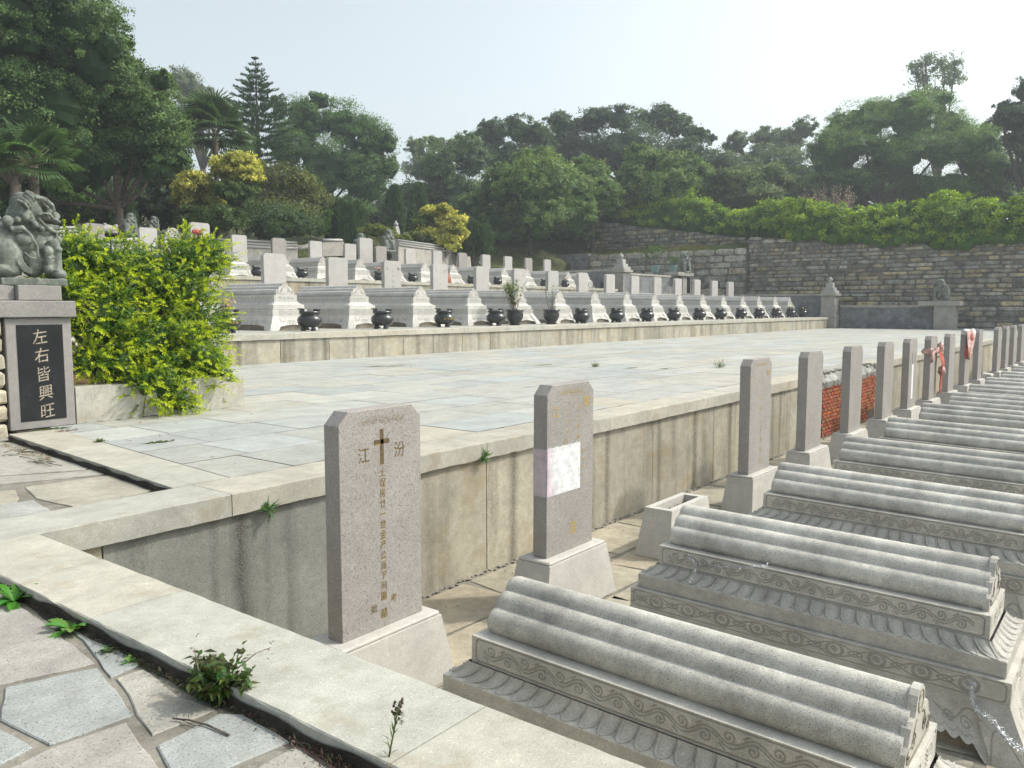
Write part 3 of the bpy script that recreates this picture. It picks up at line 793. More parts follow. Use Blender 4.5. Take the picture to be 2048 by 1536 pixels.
# plaza tiles
mb = MB()
TERR = 18.6
mb.box(4.12, 64, 5.9, 19, -.30, -.012, (.35, .33, .3))
base = mb.mesh('plaza_bed', MT['mortar']); 
mb = MB(); y = 6.37; k = 0
rows = [6.365, 7.30, 8.25, 9.23, 10.2]; 
while rows[-1] < TERR-.3: rows.append(rows[-1]+random.choice((.9, .95, 1.0)))
rows[-1] = TERR+.1
def xl(y): return 4.123+(y-6.36)*.085
pal = [(1, 1, 1), (.97, .99, 1.0), (.92, .94, .94), (1.04, 1.03, 1.0), (.93, .92, .88), (1.05, 1.05, 1.03), (1.02, .99, .93)]
for a, b in zip(rows[:-1], rows[1:]):
    x = xl((a+b)/2)+.01; first = True
    while x < 62.6:
        w = random.uniform(.45, .9) if first else random.choice((1.25, 1.45, 1.7, 1.95, 1.0)); first = False
        x2 = min(62.7, x+w); g = .006
        t = tone(random.choice(pal), .07)
        if random.random() < .025: t = (1.06, .98, .86)
        if random.random() < .04: t = (.86, .89, .91)
        xa, xb = (xl(a)+.01, xl(b)+.01) if x < xl((a+b)/2)+.02 else (x, x)
        dz = random.uniform(0, .004)
        mb.add([(xa+g, a+g, dz-.003), (x2-g, a+g, dz-.003), (x2-g, b-g, dz-.003), (xb+g, b-g, dz-.003)], [(0, 1, 2, 3)], t)
        x = x2
tiles = mb.mesh('plaza_paving', MT['plaza']); struct('plaza_paving', tiles); struct('plaza_bed', base)
base.materials.clear(); base.materials.append(stone('dirty joints', (.12, .11, .085), speck=.4, gr=40, bump=.5, blotch=.4))
mb = MB(); rl_ = random.Random(40)
for i in range(150):
    x = 4.5+18*rl_.random()**1.5; y = rl_.uniform(6.4, 18); mb.leaf((x, y, .006), (rl_.gauss(0, 1), rl_.gauss(0, 1), .1), (0, 0, 1), rl_.uniform(.025, .07), .025, tuple(v*rl_.uniform(.5, 1.2) for v in (.16, .12, .07)))
for i in range(60):
    x = rl_.uniform(2.6, 12); y = rl_.choice((rl_.uniform(5.2, 5.75), rl_.uniform(3, 5.7))); mb.leaf((x, y, -1.476), (rl_.gauss(0, 1), rl_.gauss(0, 1), .1), (0, 0, 1), rl_.uniform(.02, .06), .02, tuple(v*rl_.uniform(.5, 1.2) for v in (.16, .10, .06)))
tag(obj('fallen_leaves', mb.mesh('fallen_leaves', MT['leaf'])), 'scattered small dead leaves on the plaza and sunken floor', 'leaf litter', kind='stuff')
# strip kerb between plaza and the lower flagstone path
mb = MB()
sp = [(3.592, 6.362), (3.70, 7.55), (3.83, 9.05), (3.965, 10.66)]; sq = [(4.118, 6.362), (4.222, 7.55), (4.353, 9.05), (4.50, 10.66)]
for i in range(3):
    (a, b), (c, d) = sp[i], sq[i]; (e, f), (g, h) = sp[i+1], sq[i+1]
    z = .001; V = [(a, b+.004, z), (c, d+.004, z), (g, h-.004, z), (e, f-.004, z)]
    mb.add(V+[(p[0], p[1], -.16) for p in V], [(0, 1, 2, 3), (0, 3, 7, 4), (1, 5, 6, 2), (0, 4, 5, 1), (3, 2, 6, 7)], tone((1, 1, .98), .05))
tag(obj('kerb_strip', mb.mesh('kerb_strip', MT['coping'])), kind='structure')
# coping on the sunken wall
mb = MB(); cuts = [-1.6, .75, 3.76, 7.0, 9.65, 12.4, 15.3, 19.0]
for a, b in zip(cuts[:-1], cuts[1:]):
    edge_block(mb, a+.004, b-.004, 5.78, 6.36, -.18, 0, 'x', tone(v=.06, warm=random.uniform(-.02, .03)))
x = 23.5
while x < 62.5:
    x2 = min(62.6, x+random.uniform(2.4, 3.2)); edge_block(mb, x+.004, x2-.004, 5.78, 6.36, -.18, 0, 'x', tone(v=.07, warm=.02), step=.5); x = x2
mb.box(19.0, 23.5, 6.12, 6.36, -.2, -.004, (.95, .93, .9))
struct('kerb_sunken_wall', mb.mesh('kerb_sunken_wall', MT['coping']))
# facing wall below it
mb = MB(); mg = MB(); Yw = 5.83
mg.cbox(2.74, 5.18, Yw, 5.95, -1.55, -.185, .004, (1, 1, 1)); mb.cbox(1.5, 2.73, Yw, 5.95, -1.55, -.185, .004, tone((1, .98, .9), .05))
x = 5.19
for x2 in [7.05, 9.1, 11.0, 13.2, 15.1, 17.0, 19.05]:
    mb.cbox(x+.004, x2-.004, Yw+random.uniform(0, .006), 5.95, -1.55, -.185, .005, tone(v=.09, warm=.02)); x = x2
x = 23.7
while x < 62.5:
    x2 = x+random.uniform(1.6, 2.1); mb.cbox(x+.004, x2-.004, Yw+random.uniform(0, .006), 5.95, -1.55, -.185, .005, tone(v=.1, warm=.03)); x = x2
w = tag(obj('retaining_wall', mb.mesh('beige_facing', MT['wall'])), 'beige granite retaining wall of the sunken tomb row, streaked dark by water', 'wall')
obj('grey_panel', mg.mesh('grey_panel', MT['wallg']), w)['label'] = 'smooth grey facing panel with a dark drip stain'
mbk = MB(); mbk.box(1.5, 19.05, 5.9, 6.1, -1.6, -.19); mbk.box(23.6, 62.5, 5.9, 6.1, -1.6, -.19); obj('backing', mbk.mesh('backing', MT['mortar']), w)
# brick patch
bx = tag(empty('brick_infill', (0, 0, 0)), 'bare orange brick patch with a rough cement top in the retaining wall', 'brick wall')
mb = MB(); z = -1.5; r = 0
while z < -.33:
    x = 19.1-(.12 if r % 2 else 0)
    xe = 23.62 if r > 2 else 22.9
    while x < xe:
        L_ = .25; mb.cbox(max(x, 19.08)+.012, min(x+L_, xe+.06*(r % 2))-.012, 5.80+random.uniform(0, .015), 5.92, z+.008, z+.075, .008,
                          (random.uniform(.75, 1.2), random.uniform(.7, 1.15), random.uniform(.6, 1.1)), jit=.003); x += L_
    z += .085; r += 1
obj('bricks', mb.mesh('bricks', MT['brick']), bx)
mb = MB(); mb.box(19.06, 23.6, 5.84, 6.0, -1.5, -.2); obj('bed_mortar', mb.mesh('bed_mortar', MT['bmortar']), bx)
mb = MB(); nx = 40
V = []; F = []
for i in range(nx+1):
    x = 19.0+4.5*i/nx
    for (yy, zz) in ((5.80, -.33), (5.77, -.20), (5.86, -.05), (6.13, -.0)):
        V.append((x, yy+random.uniform(-.03, .03), zz+random.uniform(-.035, .035)))
for i in range(nx):
    for k in range(3): F.append((i*4+k, i*4+k+1, (i+1)*4+k+1, (i+1)*4+k))
mb.add(V, F)
for i in range(26): mb.ball((random.uniform(19.1, 23.4), random.uniform(5.8, 6.1), random.uniform(-.09, .0)), (random.uniform(.04, .13), .05, .035), 6, jit=.2)
obj('cement_top', mb.mesh('cement_top', MT['cement']), bx)
# curb on the near side
mb = MB(); cy = [5.776, 3.99, 1.9, -.2, -2.2]
for a, b in zip(cy[:-1], cy[1:]): edge_block(mb, 1.79, 2.295, b+.003, a-.003, -.24, 0, 'y', tone((1.03, 1.03, 1.01), .03), jit=.004, step=.09)
struct('kerb_near', mb.mesh('kerb_near', MT['coping']))
mb = MB(); mb.cbox(2.10, 2.28, -2, 5.85, -1.6, -.245, .004, (1, 1, .95))
tag(obj('side_wall', mb.mesh('side_wall', MT['wall'])), 'low wall under the near curb of the sunken row', 'wall')
# dark band on the step faces: moss and grime, with their shade painted in
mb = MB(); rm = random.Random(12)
def moss_shade_line(a, b, z0, z1, step=.03):
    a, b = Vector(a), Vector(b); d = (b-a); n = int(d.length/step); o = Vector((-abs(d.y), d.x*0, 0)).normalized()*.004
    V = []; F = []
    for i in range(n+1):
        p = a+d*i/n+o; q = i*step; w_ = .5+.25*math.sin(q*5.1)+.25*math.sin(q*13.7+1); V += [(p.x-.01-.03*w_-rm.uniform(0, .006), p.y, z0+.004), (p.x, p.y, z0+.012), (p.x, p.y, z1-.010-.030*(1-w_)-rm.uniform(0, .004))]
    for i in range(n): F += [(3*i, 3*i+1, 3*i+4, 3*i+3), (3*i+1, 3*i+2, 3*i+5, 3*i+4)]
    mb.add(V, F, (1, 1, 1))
moss_shade_line((1.786, 5.76, 0), (1.786, -1.5, 0), -.078, .0)
moss_shade_line((3.588, 6.37, 0), (3.96, 10.64, 0), -.078, .0)
tag(obj('moss_shade_line', mb.mesh('moss_shade_line', stone('dark moss grime and shade', (.075, .065, .05), speck=.4, gr=60, bump=.8, blotch=.5))), kind='structure')
# sunken floor
def poly_clip_cells(x0, x1, y0, y1, seed, size, gap):
    """irregular quad stones by jittering a brick-like grid"""
    rg = random.Random(seed); out = []; y = y0
    while y < y1:
        h = rg.uniform(.45, .8)*size; x = x0+rg.uniform(-.5, 0)*size
        while x < x1:
            w = rg.uniform(.6, 1.2)*size; s = rg.uniform(-.12, .12)*size
            out.append([(x+gap+s*.5, y+gap), (x+w-gap+s*.4, y+gap+rg.uniform(-.04, .04)*size), (x+w-gap-s*.4, y+h-gap), (x+gap-s*.5, y+h-gap+rg.uniform(-.04, .04)*size)])
            x += w
        y += h
    return out
mb = MB(); mb.box(2.2, 62, -14, 5.9, -1.7, -1.49); struct('sunken_floor_bed', mb.mesh('sunken_floor_bed', MT['mortar']))
mb = MB()
for q in poly_clip_cells(2.25, 50, -1.5, 5.70, 3, 1.15, .018):
    t = tone(random.choice([(1, 1, 1), (1.02, 1, .97), (.93, .93, .92)]), .06)
    mb.add([(x, min(y, 5.72), -1.483) for x, y in q], [(0, 1, 2, 3)], t)
struct('sunken_floor', mb.mesh('sunken_floor', MT['floor']))
mb = MB()
for i in range(260):
    x = 2.4+i*.075+random.uniform(-.03, .03); mb.ball((x, 5.80-abs(random.gauss(0, .03)), -1.478), (random.uniform(.015, .05), random.uniform(.01, .03), .008), 6, jit=.3)
tag(obj('dirt_line', mb.mesh('dirt_line', MT['mortar'])), kind='structure')
# far wall at the end of the sunken area and ground
mb = MB(); mb.box(-400, 900, -500, 900, -3.0, -1.75); struct('ground', mb.mesh('ground', MT['soil']))

# ------------------------------------------------------------------ foreground flagstones (lower path)
ZP = -.075
mb = MB(); mb.add([(-6, -6, ZP-.006), (1.80, -6, ZP-.006), (1.80, 5.77, ZP-.006), (-6, 5.77, ZP-.006)], [(0, 1, 2, 3)], (.9, .9, .9))
mb.add([(-8, 6.34, ZP-.006), (3.66, 6.34, ZP-.006), (4.1, 11.2, ZP-.006), (-8, 14, ZP-.006)], [(0, 1, 2, 3)], (.95, .93, .9))
struct('path_mortar', mb.mesh('path_mortar', MT['mortar']))
mb = MB(); 
def flag(pts, t):
    P = [onz(x, y, ZP) for x, y in pts]; c = sum(P, Vector())/len(P); V = []
    m = []
    for i, p in enumerate(P):   # subdivide the edge and roughen it
        q = P[(i+1) % len(P)]; n = max(1, int((q-p).length/.09))
        for k in range(n):
            r_ = p.lerp(q, k/n)
            if k: r_ = r_+Vector((random.gauss(0, .004), random.gauss(0, .004), 0))
            m.append(r_)
    z = random.uniform(.002, .006); n = len(m)
    V = [(p.x, p.y, ZP-.01) for p in m]+[(p.x, p.y, ZP+z-.004) for p in m]+[tuple((p+(c-p).normalized()*.006).xy)+(ZP+z,) for p in m]
    F = [(i, (i+1) % n, n+(i+1) % n, n+i) for i in range(n)]+[(n+i, n+(i+1) % n, 2*n+(i+1) % n, 2*n+i) for i in range(n)]+[tuple(range(2*n, 3*n))]
    mb.add(V, F, t)
BL = (.92, .97, .99); PK = (1.0, .95, .92); BG = (1.03, 1.0, .93); WT = (1.05, 1.06, 1.05)
flag([(-300, 1080), (-60, 1150), (30, 1205), (95, 1250), (190, 1328), (-10, 1372), (-260, 1400)], PK)
flag([(145, 1255), (185, 1262), (280, 1330), (222, 1355), (200, 1325)], BL)
flag([(10, 1375), (194, 1336), (267, 1430), (100, 1490), (0, 1440)], BL)
flag([(232, 1357), (285, 1338), (360, 1395), (430, 1420), (305, 1470)], BG)
flag([(314, 1492), (440, 1428), (500, 1430), (580, 1485), (450, 1540), (350, 1560)], BL)
flag([(-200, 1420), (-8, 1455), (66, 1495), (0, 1530), (-200, 1560)], BL)
flag([(-120, 1600), (100, 1497), (252, 1445), (335, 1560), (120, 1700)], PK)
flag([(480, 1555), (590, 1494), (700, 1565), (560, 1680)], BG)
flag([(360, 1580), (470, 1560), (600, 1720), (300, 1760)], BL)
# path beyond the coping
flag([(-200, 905), (20, 885), (100, 905), (182, 936), (170, 940), (-150, 962)], BG)
flag([(-200, 968), (150, 944), (188, 939), (215, 949), (-180, 985)], BG)
flag([(50, 975), (222, 950), (312, 980), (150, 1015), (72, 997)], (1.08, 1.02, .9))
flag([(-160, 990), (30, 981), (38, 996), (28, 1012), (-160, 1024)], (1.06, .98, .84))
flag([(-160, 1030), (40, 1005), (68, 1001), (100, 1022), (0, 1045), (-160, 1062)], WT)
flag([(110, 1022), (230, 998), (330, 990), (125, 1030)], (.95, .95, .93))
flag([(-200, 890), (-30, 865), (10, 868), (15, 880), (-200, 900)], BG)
struct('flagstone_path', mb.mesh('flagstone_path', MT['flag']))

# ------------------------------------------------------------------ terraces
ZT, ZT2 = .80, 2.86
XE = 61.6
def terrace(name, Y, zt, z0, x0, x1, label, Ydeep, capt=.16, step=2.3, blk=(1.35, 1.75)):
    r = tag(empty(name, (0, 0, 0)), label, 'terrace wall')
    mb = MB(); x = x0
    while x < x1-.05:
        x2 = min(x1, x+random.uniform(*blk)); mb.cbox(x+.006, x2-.006, Y+.05+random.uniform(0, .006), Y+.3, z0, zt-capt-.006, .008, tone(v=.09, warm=.01)); x = x2
    obj('facing_blocks', mb.mesh('facing_blocks', MT['wall']), r)
    mb = MB(); x = x0
    while x < x1-.05:
        x2 = min(x1, x+random.uniform(step*.8, step*1.2)); edge_block(mb, x+.004, x2-.004, Y, Y+.62, zt-capt, zt, 'x', tone((1.04, 1.03, 1.0), .06), step=.4); x = x2
    obj('cap_stones', mb.mesh('cap_stones', MT['coping']), r)
    mb = MB(); mb.box(x0, x1, Y+.12, Ydeep, z0-.3, zt-capt-.02); obj('core', mb.mesh('core', MT['mortar']), r)
    mb = MB(); y = Y+.63
    rg = random.Random(4)
    while y < Ydeep:
        x = x0
        while x < x1:
            w = rg.uniform(1, 1.8); mb.add([(x+.006, y, zt-.006), (min(x1, x+w)-.006, y, zt-.006), (min(x1, x+w)-.006, y+.98, zt-.006), (x+.006, y+.98, zt-.006)], [(0, 1, 2, 3)], tone((1, .98, .93), .06)); x += w
        y += .99
    mb.box(x0, x1, Y+.6, Ydeep, zt-capt-.02, zt-.012, (.8, .8, .8))
    tag(obj(name+'_paving', mb.mesh(name+'_paving', MT['plaza'])), kind='structure')
    return r
terrace('terrace_wall', TERR, ZT, -.05, 7.2, XE, 'low granite wall along the back of the plaza carrying the front tomb row', 31.0)
terrace('terrace_wall', 30.9, ZT2, .75, 12, 52.5, 'upper granite terrace wall behind the front row of gravestones', 41.0)
# lower step beyond the upper terrace end
mb = MB(); mb.cbox(52.5, 62.9, 30.9, 31.5, ZT-.02, 2.62, .01, (1, 1, 1))
tag(obj('terrace_wall', mb.mesh('terrace_wall', MT['wall'])), 'lower end piece of the upper terrace wall by the grey panel wall', 'terrace wall')
mb = MB(); mb.box(52.5, 68, 31.45, 45, .7, 2.60); struct('upper_path', mb.mesh('upper_path', MT['plaza']))
mb = MB(); mb.box(61.6, 68, 5.7, 31.4, -.2, -.02); struct('end_path', mb.mesh('end_path', MT['plaza']))

# ------------------------------------------------------------------ row 1
S1 = 1.22; R1 = [16.12+3.053*i for i in range(-1, 16)]
for i, x in enumerate(R1):
    l = ('pale stone tomb half hidden behind the golden green shrub' if i == 0 else
         'pale rolled-roof tomb in the front upper row, %s to the right of the shrub' % ORD[i-1])
    assemble('stone_tomb', tombB, l, 'tomb', (x, 21.0+1.66*S1+random.uniform(-.05, .05), ZT-.006), 'pale tombs in the front upper row', scale=S1*random.uniform(.99, 1.01), rz=random.uniform(-.008, .008))
    e = {4: (tR,), 5: (tR2,), 2: (t5,), 3: (tG,), 7: (tR2,), 9: (tG,), 6: (t8b,), 11: (tG,)}.get(i, (t5,))
    l = ('large pale gravestone partly covered by the shrub' if i == 1 else 'large gravestone hidden behind the shrub' if i == 0 else
         'tall pale gravestone in the row behind the front tombs, %s right of the shrub' % ORD[i-2])
    if i == 5: l = 'tall pale gravestone with bold black characters at its top corners'
    gravestone(x+.02, 26.28, ZT-.006, l, e, S1, slabB, pedA, 'gravestones of the front upper row', lean=random.uniform(-.004, .004))
# ------------------------------------------------------------------ row 2
R2 = [22.4+2.475*k for k in range(-2, 13)]
for i, x in enumerate(R2):
    assemble('stone_tomb', tombB, 'smaller pale tomb on the upper terrace, %s from the left' % ORD[i], 'tomb', (x, 34.58, ZT2-.006), 'pale tombs on the upper terrace', scale=1.0)
for i, (x, g) in enumerate([(17.64, t7), (20.11, None), (24.95, tG3), (27.35, None), (29.83, None), (32.31, tG3), (34.75, tG), (37.24, tG), (39.7, None),
                            (42.2, None), (44.7, None), (47.2, tG3), (49.7, tG), (52.1, tG)]):
    l = 'gravestone behind the upper terrace tombs, %s from the left' % ORD[i]
    if g is tG3: l += ', covered in gilt text'
    gravestone(x, 37.0, ZT2, l, (g,) if g else (), 1.04, slabB if i % 3 else slabA, pedA, 'gravestones of the upper terrace', lean=random.uniform(-.01, .01))
gravestone(21.6, 37.5, ZT2, 'round-shouldered pale gravestone above the shrub', (), 1.0, slabR, pedA)
gravestone(23.3, 37.9, ZT2, 'big clipped-corner gravestone behind the round-shouldered one', (tR2,), 1.28, slabB, pedA)
gravestone(34.6, 38.2, ZT2, 'largest gravestone of the upper terrace, flanked by small guardian lions', (), 1.28, slabB, pedA)

# ------------------------------------------------------------------ incense pots
mb = MB(); mb.lathe([(.16, .10), (.24, .11), (.33, .17), (.375, .27), (.37, .35), (.33, .42), (.29, .45), (.275, .47), (.275, .50), (.31, .505), (.315, .575), (.26, .58), (.25, .50), (0, .48)], n=32)
bowl = mb.mesh('bowl', MT['pot'])
leg_ = MB(); leg_.lathe([(.075, 0), (.08, .03), (.06, .08), (.075, .17), (0, .18)], n=10); legm = leg_.mesh('leg', MT['pot'])
ear = MB(); ear.cbox(-.03, .06, -.09, .09, .50, .65, .015); ear.cbox(-.09, .04, -.10, .10, .63, .67, .012); earm = ear.mesh('handle', MT['pot'])
ear = MB(); ear.cbox(-.08, .03, -.10, .10, .56, .60, .012); ear.cbox(-.10, .05, -.11, .11, .60, .65, .025); earn = ear.mesh('handle', MT['pot'])
mb = MB(); mb.lathe([(0, .47), (.25, .49)], n=16); ash = mb.mesh('ash', MT['earth'])
def arc_text(chars, size, r, z, a0, da, mat):
    V, F = [], []
    for i, ch in enumerate(chars):
        v, f = text_parts([(ch, 0, z, size)]); a = a0+da*i; o = len(V)
        V += [(r*math.sin(a)+p[0]*math.cos(a), -r*math.cos(a)+p[0]*math.sin(a), p[2]) for p in v]; F += [tuple(q+o for q in k) for k in f]
    me = bpy.data.meshes.new('gilt_text'); me.from_pydata(V, [], F); me.update(); me.materials.append(mat); return me
pott = arc_text('金玉滿堂福', .085, .383, .30, -.55, .28, MT['gold'])
def burner(x, y, z, label, txt=False, s=1., rz=0, legs=True, ears=True, name='incense_burner', cat='incense burner', group='black incense burners in front of the tombs'):
    r = tag(empty(name, (x, y, z), rz, s), label, cat, group)
    b = obj('bowl', bowl, r)
    if txt: obj('gilt_text', pott, b)
    obj('ash', ash, b)
    for a in (PI*.5, PI*7/6, PI*11/6):
        o = obj('leg', legm, r); o.location = (.2*math.cos(a+PI), .2*math.sin(a+PI), 0)
    if ears:
        o = obj('handle', earm, r); o.location = (-.27, 0, 0)
        o = obj('handle', earn, r); o.location = (.27, 0, 0)
    return r
mb = MB(); mb.lathe([(.20, 0), (.24, .03), (.20, .08), (.27, .16), (.34, .30), (.345, .42), (.31, .52), (.36, .56), (.37, .62), (.30, .61), (.29, .55), (0, .53)], n=28)
plantpot = mb.mesh('pot', MT['pot'])
PX = [13.2, 16.05, 19.05, 22.11, 25.09, None, None, 31.2, 34.3, 37.3, 40.3, 43.5, 46.4, 49.5, 52.5, 55.6, 58.5, 61.0]
n_ = 0
for i, x in enumerate(PX):
    if x is None: continue
    l = 'black footed incense burner on the front terrace, %s from the shrub' % ORD[n_]
    burner(x, 20.25, ZT, l, txt=i in (0, 3), rz=random.uniform(-.15, .15)-.25, s=1.02 if i else 1.0); n_ += 1
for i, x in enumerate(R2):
    if i in (0, 7): continue
    burner(x+.1, 32.0, ZT2, 'small black incense burner before the %s upper terrace tomb from the left' % ORD[i], rz=-.2, s=.80, group='small black incense burners on the upper terrace')
def flowers(loc, cols, n, r, h, label, white=False):
    t = tag(empty('flower_bunch', loc), label, 'flowers')
    mb = MB(); me = MB()
    for k in range(n):
        a = random.uniform(0, 2*PI); q = random.uniform(0, r); p = Vector((q*math.cos(a), q*math.sin(a), h*random.uniform(.5, 1)))
        mb.tube([(p.x*.3, p.y*.3, 0), (p.x*.7, p.y*.7, p.z*.6), p], .006, 4, (.15, .25, .06)); 
        for j in range(4): mb.leaf((p.x*.6, p.y*.6, p.z*.5), (random.uniform(-1, 1), random.uniform(-1, 1), random.uniform(-.2, .8)), (0, 0, 1), .10, .04, (.06, .14, .04))
        c = random.choice(cols)
        for j in range(16):
            d = Vector((random.gauss(0, 1), random.gauss(0, 1), random.gauss(.3, .8))); me.leaf(p, d, (0, 0, 1), random.uniform(.04, .07), .045, tuple(v*random.uniform(.8, 1.1) for v in c), .5)
    obj('stems', mb.mesh('stems', MT['leaf']), t); obj('blossoms', me.mesh('blossoms', MT['leaf']), t)
flowers((13.2, 20.25, ZT+.52), [(.8, .55, .48), (.8, .7, .62), (.75, .45, .3)], 16, .26, .40, 'peach and white flowers in the burner beside the shrub')
flowers((R2[7]+.1, 32, ZT2+.1), [(.7, .3, .35), (.7, .5, .5)], 2, .1, .2, 'pink flowers on the upper terrace') if False else None
flowers((R2[5]+.1, 32, ZT2+.42), [(.75, .35, .42), (.8, .55, .55)], 8, .2, .35, 'pink flowers in a small burner on the upper terrace behind the second front gravestone')
flowers((R2[12]+.1, 32, ZT2+.42), [(.7, .2, .22), (.8, .75, .75)], 8, .22, .35, 'red and white flowers in a burner near the right end of the upper terrace')
flowers((58.5, 20.25, ZT+.55), [(.8, .8, .78)], 10, .3, .42, 'white flowers in the second last burner of the front terrace')
flowers((61.0, 20.25, ZT+.5), [(.8, .76, .74), (.7, .6, .6)], 6, .25, .22, 'pale flowers in the last burner of the front terrace')
def potplant(x, y, z, h, seed, label, dens):
    r = tag(empty('potted_plant', (x, y, z)), label, 'potted plant'); obj('pot', plantpot, r)
    rg = random.Random(seed); mb = MB(); ml = MB()
    for s in range(int(7*dens)+3):
        a = rg.uniform(0, 2*PI); lean = rg.uniform(.05, .35)*(1.3 if dens > 1 else .8); p = Vector((rg.uniform(-.1, .1), rg.uniform(-.1, .1), .5)); path = [p.copy()]
        d = Vector((math.cos(a)*lean, math.sin(a)*lean, 1))
        for k in range(7):
            d += Vector((rg.uniform(-.14, .14), rg.uniform(-.14, .14), 0)); p = p+d.normalized()*h/7*rg.uniform(.8, 1.1); path.append(p.copy())
        mb.tube(path, [.012-.0012*k for k in range(8)], 4, (.5, .45, .3))
        for k in range(2, 8):
            for j in range(int((5 if k < 5 else 9)*dens)):
                dd = Vector((rg.gauss(0, 1), rg.gauss(0, 1), rg.gauss(.5, .7)))
                t = rg.uniform(0, 1); c = (.10+.10*t, .17+.08*t, .04+.01*t) if k > 3 else (.18, .17, .07)
                ml.leaf(path[k]+dd*.03, dd, (0, 0, 1), rg.uniform(.09, .17), .035, c, .4)
    obj('stems', mb.mesh('stems', MT['bark']), r); obj('foliage', ml.mesh('foliage', MT['leaf']), r)
potplant(26.3, 20.25, ZT, 1.25, 3, 'black pot with a bushy green plant on the front terrace', 1.6)
potplant(28.85, 20.25, ZT, 1.15, 8, 'black flared pot with a sparse thin plant on the front terrace', .45)
mb = MB(); mb.lathe([(.45, 0), (.42, .2), (.3, .5), (.12, .8), (.06, .84), (0, .82)], n=16)
m_ = mb.mesh('orange_bag', MT['orange'])
for v in m_.vertices: v.co += Vector((random.uniform(-.05, .05), random.uniform(-.05, .05), random.uniform(-.03, .03)))
o = obj('orange_bag', m_); o.location = (R2[7]-.2, 31.7, ZT2); o.scale = (1, 1, .95); tag(o, 'dark orange bag slumped over a burner on the upper terrace', 'bag')

# ------------------------------------------------------------------ end walls, finial posts
def finial(cx, cy, z, s=1.):
    mb = MB()
    mb.cbox(cx-.55*s, cx+.55*s, cy-.55*s, cy+.55*s, z, z+.22*s, .02); mb.cbox(cx-.40*s, cx+.40*s, cy-.40*s, cy+.40*s, z+.22*s, z+.45*s, .02)
    mb.cbox(cx-.27*s, cx+.27*s, cy-.27*s, cy+.27*s, z+.45*s, z+.82*s, .02)
    mb.lathe([(.10*s, z+.82*s), (.09*s, z+.88*s), (.17*s, z+.97*s), (.19*s, z+1.05*s), (.16*s, z+1.15*s), (.08*s, z+1.21*s), (.03*s, z+1.30*s), (0, z+1.31*s)], (cx, cy, 0), 14)
    return mb.mesh('finial', MT['finial'])
def walled(label, pts, z0, z1, th=.35, capt=.16, name='panel_wall'):
    """grey panel wall along a polyline of (x,y) points, with a cap"""
    r = tag(empty(name, (0, 0, 0)), label, 'wall'); mb = MB(); mc = MB()
    for (x0, y0), (x1, y1) in zip(pts[:-1], pts[1:]):
        if abs(x1-x0) < 1e-6:
            mb.box(x0-th/2, x0+th/2, min(y0, y1), max(y0, y1), z0, z1-capt); mc.cbox(x0-th/2-.06, x0+th/2+.06, min(y0, y1), max(y0, y1), z1-capt, z1, .015)
        else:
            mb.box(min(x0, x1), max(x0, x1), y0-th/2, y0+th/2, z0, z1-capt); mc.cbox(min(x0, x1), max(x0, x1), y0-th/2-.06, y0+th/2+.06, z1-capt, z1, .015)
    obj('panels', mb.mesh('panels', MT['greywall']), r); obj('cap', mc.mesh('cap', MT['capst']), r); return r
walled('grey end wall behind the last tomb of the front row', [(63.4, 18.7), (63.4, 30.8)], -.05, 2.55)
p = tag(empty('finial_post', (62.9, 18.9, 0)), 'stone post with a stepped top and ball finial at the end of the front terrace', 'post')
mb = MB(); mb.cbox(-.45, .45, -.5, .5, 0, 2.36, .015); mb.cbox(-.62, .5, -.62, .5, 0, .95, .015); obj('shaft', mb.mesh('shaft', MT['capst']), p)
mb = MB(); mb.cbox(-.65, .65, -.65, .6, 2.365, 2.55, .015); obj('cap', mb.mesh('cap', MT['capst']), p); obj('finial', finial(0, 0, 2.55, .95), p)
walled('low grey panel wall closing the far end of the plaza', [(63.4, 10.6), (63.4, 18.2)], -.05, 1.66)
p = tag(empty('lion_pillar', (63.1, 10.9, 0)), 'pillar at the far end of the plaza under a small guardian lion', 'pillar')
mb = MB(); mb.cbox(-.5, .5, -.45, .9, 0, 1.62, .015); obj('shaft', mb.mesh('shaft', MT['capst']), p)
mb = MB(); mb.cbox(-.65, .6, -.75, 1.9, 1.625, 1.95, .015); obj('cap', mb.mesh('cap', MT['capst']), p)
p = tag(empty('finial_post', (53.6, 31.3, 2.6)), 'stone post with ball finial and dark plaque at the end of the upper terrace', 'post')
mb = MB(); mb.cbox(-.5, .5, -.5, .5, 0, 1.50, .015); obj('shaft', mb.mesh('shaft', MT['capst']), p)
mb = MB(); mb.box(-.30, .30, -.512, -.50, .1, 1.3); obj('plaque', mb.mesh('plaque', MT['greywall']), p)
mb = MB(); mb.cbox(-.65, .65, -.65, .65, 1.505, 1.7, .015); obj('cap', mb.mesh('cap', MT['capst']), p); obj('finial', finial(0, 0, 1.7, .95), p)
walled('grey side wall running back from the upper finial post', [(53.6, 31.85), (53.6, 41)], 2.6, 4.36)
walled('grey panel wall right of the upper finial post', [(54.15, 31.3), (62.6, 31.3)], 2.6, 4.1)
p = tag(empty('lion_pillar', (63.4, 31.2, 2.6)), 'pillar with a black panel under a small lion beside the upper grey wall', 'pillar')
mb = MB(); mb.cbox(-.75, .75, -.5, .5, 0, 1.50, .015); obj('shaft', mb.mesh('shaft', MT['capst']), p)
mb = MB(); mb.box(-.762, -.752, -.35, .35, .1, 1.4); mb.box(.0, .6, -.515, -.502, .1, 1.4); obj('plaque', mb.mesh('plaque', MT['plaque']), p)
mb = MB(); mb.cbox(-1.9, .95, -.65, .65, 1.505, 1.8, .015); obj('cap', mb.mesh('cap', MT['capst']), p)

